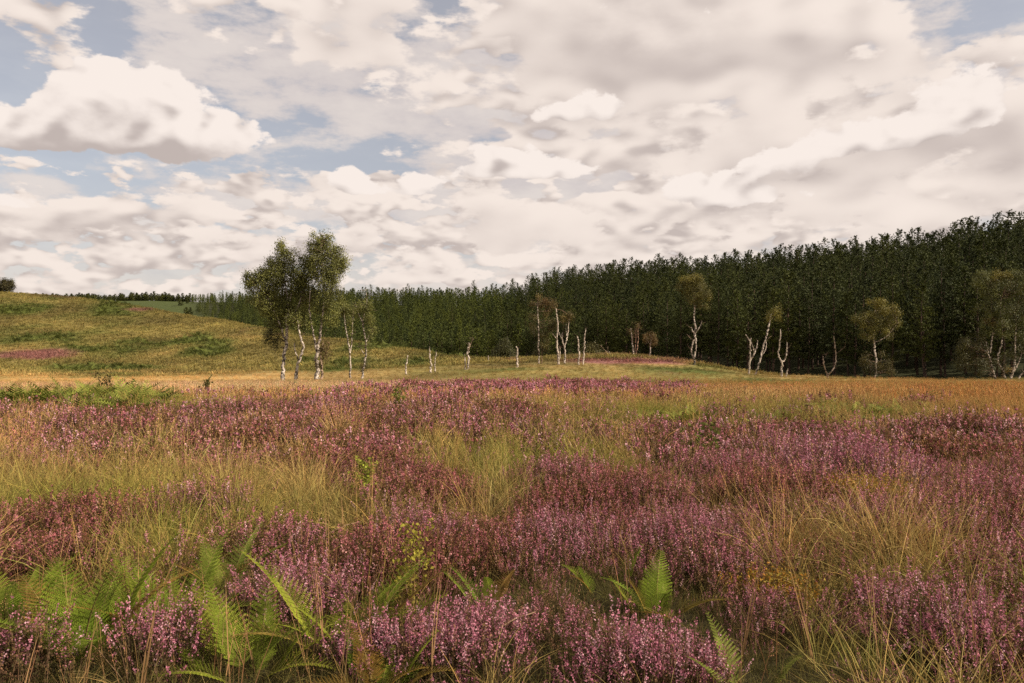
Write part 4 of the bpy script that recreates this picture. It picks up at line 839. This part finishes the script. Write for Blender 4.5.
    t.leaves(cr, tr, [(680, 262, 24, 26, .9), (698, 245, 18, 24, .8), (655, 275, 24, 20, .8), (705, 285, 14, 20, .6), (640, 300, 14, 16, .4)], GOLD, 1.0)
    t.build([('trunk', tr, M_BIRCH), ('crown', cr, M_LEAF)], 'leaning white birch with a small golden tuft of leaves at its top', 'tree', LG)
    t = Tree('dead_birch', ZP, (722, 650), 83.5, 53); tr = MB()
    t.stem(tr, [(722, 660, 14), (723, 590, 13), (720, 555, 12), (706, 520, 11), (707, 450, 9), (711, 400, 8), (712, 362, 4)]); t.stem(tr, [(722, 562, 11), (742, 545, 10), (754, 505, 9), (756, 440, 4)], foot=False)
    t.build([('trunk', tr, M_DEAD)], 'dead white birch forked in a Y, right of the leaning one', 'dead tree', DG)
    t = Tree('dead_birch', ZP, (748, 652), 83, 54); tr = MB(); t.stem(tr, [(746, 658, 10), (752, 620, 9), (757, 597, 5)]); t.build([('trunk', tr, M_DEAD)], 'short white stub in the grass beside the Y shaped dead birch', 'dead tree', DG)
    t = Tree('dead_birch', ZR_, (150, 612), 84, 55); tr = MB()
    t.stem(tr, [(148, 622, 18), (150, 585, 17), (160, 560, 11), (188, 510, 9), (198, 440, 10), (188, 385, 9), (182, 325, 5)], (.75, .7, .66)); t.stem(tr, [(147, 580, 10), (130, 540, 9), (116, 500, 10), (110, 455, 5)], (.75, .7, .66), foot=False); t.stem(tr, [(200, 440, 5), (225, 415, 4), (252, 390, 3)], (.3, .26, .24), foot=False); t.stem(tr, [(128, 470, 4), (140, 450, 3), (152, 430, 2)], (.3, .26, .24), foot=False); t.twigs(tr, 3, (.3, .8))
    t.build([('trunk', tr, M_DEAD)], 'grey dead birch with two spreading arms in front of the darkest pines', 'dead tree', DG)
    t = Tree('birch_tree', ZR_, (453, 640), 83, 56); tr, cr, lo = MB(), MB(), MB()
    t.stem(tr, [(452, 648, 14), (456, 590, 13), (460, 520, 14), (458, 450, 14), (455, 385, 13), (455, 330, 8), (462, 250, 5), (475, 160, 3)]); t.stem(tr, [(458, 395, 8), (440, 365, 6), (415, 345, 3)], foot=False); t.stem(tr, [(458, 390, 8), (490, 375, 6), (530, 345, 4), (585, 270, 2)], foot=False); t.stem(tr, [(456, 330, 5), (420, 270, 3), (375, 235, 2)], foot=False)
    t.leaves(cr, tr, [(465, 128, 42, 24, 1, GOLD), (498, 180, 44, 34, 1, GOLD), (585, 195, 34, 34, 1, GOLD), (400, 212, 42, 26, 1), (350, 250, 34, 28, .8), (470, 235, 70, 40, .7), (530, 320, 40, 36, .9), (410, 350, 36, 28, .8), (500, 275, 40, 30, .7), (600, 272, 24, 24, .7), (560, 260, 40, 30, .6), (430, 290, 40, 30, .5)], (.125, .112, .024), 1.0)
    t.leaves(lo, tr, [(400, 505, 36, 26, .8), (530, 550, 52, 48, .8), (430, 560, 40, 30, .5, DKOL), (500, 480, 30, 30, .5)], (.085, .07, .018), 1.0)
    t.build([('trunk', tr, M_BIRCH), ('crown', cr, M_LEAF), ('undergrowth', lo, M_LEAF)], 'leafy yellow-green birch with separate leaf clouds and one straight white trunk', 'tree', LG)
    t = Tree('birch_tree', ZS, (400, 652), 82, 57); tr, cr, lo = MB(), MB(), MB()
    t.stem(tr, [(360, 656, 12), (345, 600, 12), (330, 550, 12), (324, 500, 10), (320, 445, 5)]); t.stem(tr, [(333, 560, 9), (315, 520, 8), (298, 500, 6), (284, 498, 3)], foot=False); t.stem(tr, [(328, 510, 9), (340, 450, 9), (348, 380, 7), (346, 280, 5), (345, 160, 3)], foot=False)
    t.stem(tr, [(415, 640, 10), (395, 600, 11), (375, 570, 11), (372, 525, 9), (392, 460, 8), (396, 380, 6), (382, 280, 5), (383, 210, 4)]); t.stem(tr, [(440, 655, 13), (452, 610, 12), (462, 560, 11), (470, 490, 10), (468, 410, 7), (478, 345, 6), (470, 290, 4)]); t.stem(tr, [(458, 610, 10), (480, 565, 8), (497, 515, 4)], foot=False); t.stem(tr, [(480, 655, 9), (500, 630, 9), (520, 600, 7), (540, 540, 4)]); t.twigs(tr, 6, (.4, 1.))
    t.leaves(cr, tr, [(300, 95, 60, 26, 1), (380, 90, 60, 26, 1, GOLD), (460, 85, 50, 26, 1), (265, 130, 40, 30, .8), (330, 170, 70, 50, .8), (420, 150, 70, 50, .9), (500, 150, 60, 60, .9), (330, 270, 60, 60, .7), (430, 270, 70, 60, .8), (520, 280, 50, 60, .8), (380, 370, 70, 60, .7), (480, 390, 60, 60, .8), (300, 360, 40, 50, .5), (340, 320, 30, 20, .8, RUST)], (.085, .088, .021), .95)
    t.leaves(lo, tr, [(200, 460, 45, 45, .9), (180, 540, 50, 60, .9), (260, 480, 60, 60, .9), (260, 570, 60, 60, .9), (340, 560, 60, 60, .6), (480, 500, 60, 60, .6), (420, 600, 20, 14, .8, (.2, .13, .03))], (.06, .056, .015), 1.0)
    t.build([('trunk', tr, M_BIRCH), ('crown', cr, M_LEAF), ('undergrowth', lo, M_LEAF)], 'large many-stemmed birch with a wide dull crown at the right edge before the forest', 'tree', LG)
    # -- bushes in the valley and on the hill
    G = (370, 260, 4.096)
    for i, (bs, Y, bl, cl, lab) in enumerate((
            ((180, 345), 190, [(185, 300, 30, 30), (205, 280, 22, 24), (165, 320, 20, 20)], (.085, .062, .025), 'brownish willow bush in the valley beyond the left slope'),
            ((280, 358), 165, [(275, 335, 28, 20), (300, 340, 22, 18), (255, 325, 16, 14)], (.09, .07, .022), 'low olive bush behind a pair of dead snags'),
            ((445, 388), 150, [(440, 365, 32, 22), (465, 370, 20, 16)], (.075, .068, .02), 'low rounded olive bush right of the stout snag'),
            ((535, 375), 170, [(520, 310, 40, 46), (570, 300, 36, 50), (545, 260, 36, 36), (500, 340, 30, 34), (580, 345, 30, 34)], (.055, .055, .016), 'large dark green sallow bush against the forest foot in the centre'),
            ((900, 378), 135, [(890, 330, 34, 34), (920, 320, 26, 34), (905, 300, 24, 20), (870, 355, 22, 22)], (.08, .07, .018), 'rounded olive bush right of the tall pair of snags'))):
        t = Tree('bush', G, bs, Y, 70 + i); tr, cr = MB(), MB(); x, y = bs
        for dx in (-14, 0, 14): t.stem(tr, [(x + dx * .2, y + 4, 5), (x + dx * .6, y - 20, 4), (x + dx, y - 45, 2)], (.4, .33, .27))
        t.leaves(cr, tr, bl, cl, .62, leaf=.12, sig=.36, per=44, depth=1.); t.build([('stems', tr, M_BIRCH), ('crown', cr, M_LEAF)], lab, 'bush', 'bushes along the valley')
    t = Tree('bush', (0, 230, 4), (28, 246), 196, 80); tr, cr = MB(), MB(); t.stem(tr, [(26, 250, 6), (26, 215, 4), (28, 200, 2)], (.4, .33, .27)); t.leaves(cr, tr, [(22, 215, 24, 22), (40, 218, 14, 22), (8, 220, 14, 22), (25, 203, 20, 10)], (.06, .05, .016), .8, leaf=.11, sig=.3, per=44); t.build([('stems', tr, M_BIRCH), ('crown', cr, M_LEAF)], 'square dark bush alone on the hilltop at the left edge', 'bush')
if want('trees'): birches()

# ------------------------------------------------------------------ the conifer plantation
def pine(rng, H, W, b0, whorl, per, nl, nw, col, pc=13):
    tk, cr = MB(), MB()
    bend = rng.normal(0, .15, 2); zz = np.linspace(0, 1, 8)
    P = np.stack([bend[0] * np.sin(zz * 3), bend[1] * np.sin(zz * 2.5), zz * H - .2 * (zz == 0)], 1)
    V, Fq = tube(P, .17 * (1 - zz) ** .8 * (H / 15) + .015, 6); tk.add(V, Fq, (1, 1, 1))
    C, D = [], []
    lop = rng.uniform(.7, 1.2, 7); pw = rng.uniform(.42, .72)
    for z in np.arange(b0 * H, H - .25, whorl):
        q = min(max((z / H - b0) / (1 - b0), 0.), 1.); L = W * (1 - q) ** pw * (.62 + .38 * min(1, q / .2))
        c0 = np.array([np.interp(z / H, zz, P[:, 0]), np.interp(z / H, zz, P[:, 1]), z])
        for k in range(int(round(per * (1.05 - .4 * q)))):
            a = rng.random() * 6.283; l = L * rng.uniform(.55, 1.12) * lop[int(a * 1.1) % 7]; up = .10 + .55 * q + rng.normal(0, .12)
            d = np.array([math.cos(a), math.sin(a), up])
            if z < .6 * H: V, Fq = tube(np.stack([c0, c0 + d * l * .5 - [0, 0, .05 * l], c0 + d * l * .95]), [.03, .018, .008], 3); tk.add(V, Fq, (.8, .7, .6))
            m_ = max(2, int(l / .46))
            for u in np.linspace(.30, 1, m_):
                C.append(c0 + d * l * u + rng.normal(0, .10, 3) + [0, 0, .18 * u * u]); D.append(d * [1, 1, .5] + [0, 0, .55])
    for k in range(7): C.append(np.array([P[-1, 0] + rng.normal(0, .16), P[-1, 1] + rng.normal(0, .16), H - .2 - .11 * k])); D.append(np.array([0, 0, .6]) + rng.normal(0, .4, 3))
    C, D = np.array(C), unit(np.array(D)); k = np.repeat(np.arange(len(C)), per_clump := pc)
    ax = unit(D[k] * .75 + rng.normal(0, .55, (len(k), 3))); ll = nl * rng.uniform(.7, 1.25, len(k))
    nr = np.stack([C[k, 0] / W, C[k, 1] / W, .55 * np.clip((C[k, 2] / H - .6) * 3, -.6, 1.2)], 1); V, Fq = rquads(rng, C[k] + ax * (ll * .7)[:, None], ll, nw, ax, unit(nr) + rng.normal(0, .4, (len(k), 3)))
    cc = np.array(col) * rng.uniform(.6, 1.45, (len(C), 1))[k] * rng.uniform(.88, 1.12, (len(k), 1)); cr.add(V, Fq, np.repeat(cc, 4, 0))
    return tk, cr
def forest():
    r = np.random.default_rng(77); kinds = []
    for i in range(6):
        H = r.uniform(14.8, 17.8); tk, cr = pine(r, H, r.uniform(3.0, 3.7), r.uniform(.16, .30), .58, 6, .22, .055, (.038, .048, .016), 15); kinds.append((tk, cr, H))  # needle colour darkened to stand in for cloud shadow over the right-hand forest
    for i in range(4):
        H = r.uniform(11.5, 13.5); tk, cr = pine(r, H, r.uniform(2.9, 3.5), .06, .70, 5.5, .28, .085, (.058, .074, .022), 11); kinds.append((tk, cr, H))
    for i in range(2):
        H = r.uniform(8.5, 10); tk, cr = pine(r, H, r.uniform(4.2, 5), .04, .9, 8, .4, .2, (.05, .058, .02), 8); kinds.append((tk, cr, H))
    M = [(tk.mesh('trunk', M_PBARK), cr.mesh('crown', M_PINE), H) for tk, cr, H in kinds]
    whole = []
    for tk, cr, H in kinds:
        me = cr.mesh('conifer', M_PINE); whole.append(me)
    # stand positions
    T = []
    y = 84.
    while y < 960:
        sp = 3.8 + .0046 * y; xs = np.arange(-.78 * y, .80 * y, sp); xx = xs + r.uniform(-.6, .6, len(xs)) * sp; yy = y + r.uniform(-.9, .9, len(xs)) * sp
        px = CX + F * xx / yy; e = edge(px) + r.normal(0, 2.5, len(xs)); R = ridge(px)
        k = (yy > e) & (yy < R + 18) & (px > -60) & (px < 1100) & (r.random(len(xs)) < sstep(176, 250, px) ** .7)
        T.append(np.stack([xx[k], yy[k], px[k]], 1)); y += sp
    n = 420; p_ = r.uniform(-60, 215, n); Yf = ridge(p_) + r.uniform(-22, 14, n); T.append(np.stack([(p_ - CX) / F * Yf, Yf, p_], 1))      # the far wood along the skyline
    T = np.concatenate(T); T = T[np.argsort(T[:, 1])]; z = hgt(T[:, 0], T[:, 1])
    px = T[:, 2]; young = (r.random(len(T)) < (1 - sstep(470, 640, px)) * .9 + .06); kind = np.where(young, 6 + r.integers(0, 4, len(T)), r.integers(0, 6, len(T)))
    Hk = np.array([m[2] for m in M]); sc = r.uniform(.84, 1.10, len(T)) * (.94 + .14 * fbm(T[:, 0] / 22, T[:, 1] / 22, 55, 3)) * np.where(T[:, 1] < edge(px) + 8, .92, 1); sc *= np.where(px < 190, .8, .55 + .45 * sstep(188, 285, px)); kind = np.where(px < 190, 10 + kind % 2, kind); sc *= np.where(px < 190, r.uniform(.45, 1.15, len(T)), 1.)
    # which trees show: paint silhouettes from front to back
    buf = np.zeros((683, 1264), bool); cr_ = np.full(1264, 384.)
    Yg = np.geomspace(50, 80, 6)
    for c in range(1264):
        p_ = c - 120; Y = np.linspace(55, float(edge(p_)) - 5, 120); cr_[c] = proj(0 * Y, Y, hgt((p_ - CX) / F * Y, Y))[1].min()
    for c in range(1264): buf[int(cr_[c]):, c] = True
    vis = np.zeros(len(T)); top = np.zeros(len(T))
    for i in range(len(T)):
        H = Hk[kind[i]] * sc[i]; k = F / T[i, 1]; yt = CY - (z[i] + H - ZC) * k; yb = CY - (z[i] + .2 * H - ZC) * k; top[i] = yt; hw = 2.1 * sc[i] * k
        y0, y1 = int(max(yt, 0)), int(min(yb, 682)); cx = px[i] + 120
        n = 0
        for row in range(y0, y1 + 1):
            q = (row - yt) / max(yb - yt, 1); w = hw * min(1, .25 + 1.3 * q); a, b = int(max(cx - w, 0)), int(min(cx + w + 1, 1264))
            if b > a: seg = buf[row, a:b]; n += (~seg).sum(); seg[:] = True
        vis[i] = n if -5 < px[i] < 1029 else n * .01 + .0
    inview = vis > 0
    order = np.argsort(-vis)[:300]; isobj = np.zeros(len(T), bool); isobj[order] = True; isobj &= vis > 3
    sky_top = np.full(1264, 999.); 
    for i in range(len(T)):
        a, b = int(max(px[i] + 117, 0)), int(min(px[i] + 124, 1264)); sky_top[a:b] = np.minimum(sky_top[a:b], top[i])
    G = 'pines of the dark plantation'
    labs = {}
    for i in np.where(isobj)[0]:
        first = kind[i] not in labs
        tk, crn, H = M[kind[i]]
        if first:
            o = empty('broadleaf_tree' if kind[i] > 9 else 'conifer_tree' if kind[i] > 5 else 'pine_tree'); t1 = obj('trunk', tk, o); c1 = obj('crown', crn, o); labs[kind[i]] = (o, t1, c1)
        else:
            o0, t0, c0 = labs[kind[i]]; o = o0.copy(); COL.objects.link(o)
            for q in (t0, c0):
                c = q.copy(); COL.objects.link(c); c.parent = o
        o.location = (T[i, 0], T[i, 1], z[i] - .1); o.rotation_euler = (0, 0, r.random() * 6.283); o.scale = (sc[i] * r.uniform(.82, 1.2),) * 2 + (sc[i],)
        cidx = int(np.clip(px[i] + 120, 0, 1263)); front = T[i, 1] < edge(px[i]) + 9; sky_ = top[i] < sky_top[max(cidx - 4, 0):cidx + 5].min() + 5
        if px[i] < 330: l = 'rounded dark tree in the far wood along the skyline beyond the hill' if kind[i] > 9 else 'pine on the far wooded slope behind the grassy hill and the left birches'
        elif px[i] < 600:
            l = 'pine whose tip shows on the skyline in the middle of the forest' if sky_ else 'pine at the foot of the forest behind the centre birches' if front else 'paler green conifer on the forested slope in the middle' if kind[i] > 5 else 'dark pine on the forested slope in the middle'
        else:
            l = 'dark pine whose top stands against the sky on the right-hand ridge' if sky_ else 'dark pine in the shaded front row of the forest behind the dead birches' if front else 'greener conifer among dark pines on the right-hand slope' if kind[i] > 5 else 'dark pine packed among others on the right-hand slope'
        tag(o, l, 'pine tree', G)
    k = np.where(~isobj & ((vis > 0) | (px < 0) | (px > 1024) | (T[:, 1] < edge(px) + 14) | (r.random(len(T)) < .35)))[0]
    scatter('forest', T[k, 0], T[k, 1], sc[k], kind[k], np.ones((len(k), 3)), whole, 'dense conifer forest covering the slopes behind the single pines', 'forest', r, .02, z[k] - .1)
    print('pines', int(isobj.sum()), 'forest', len(k))
if want('forest'): forest()
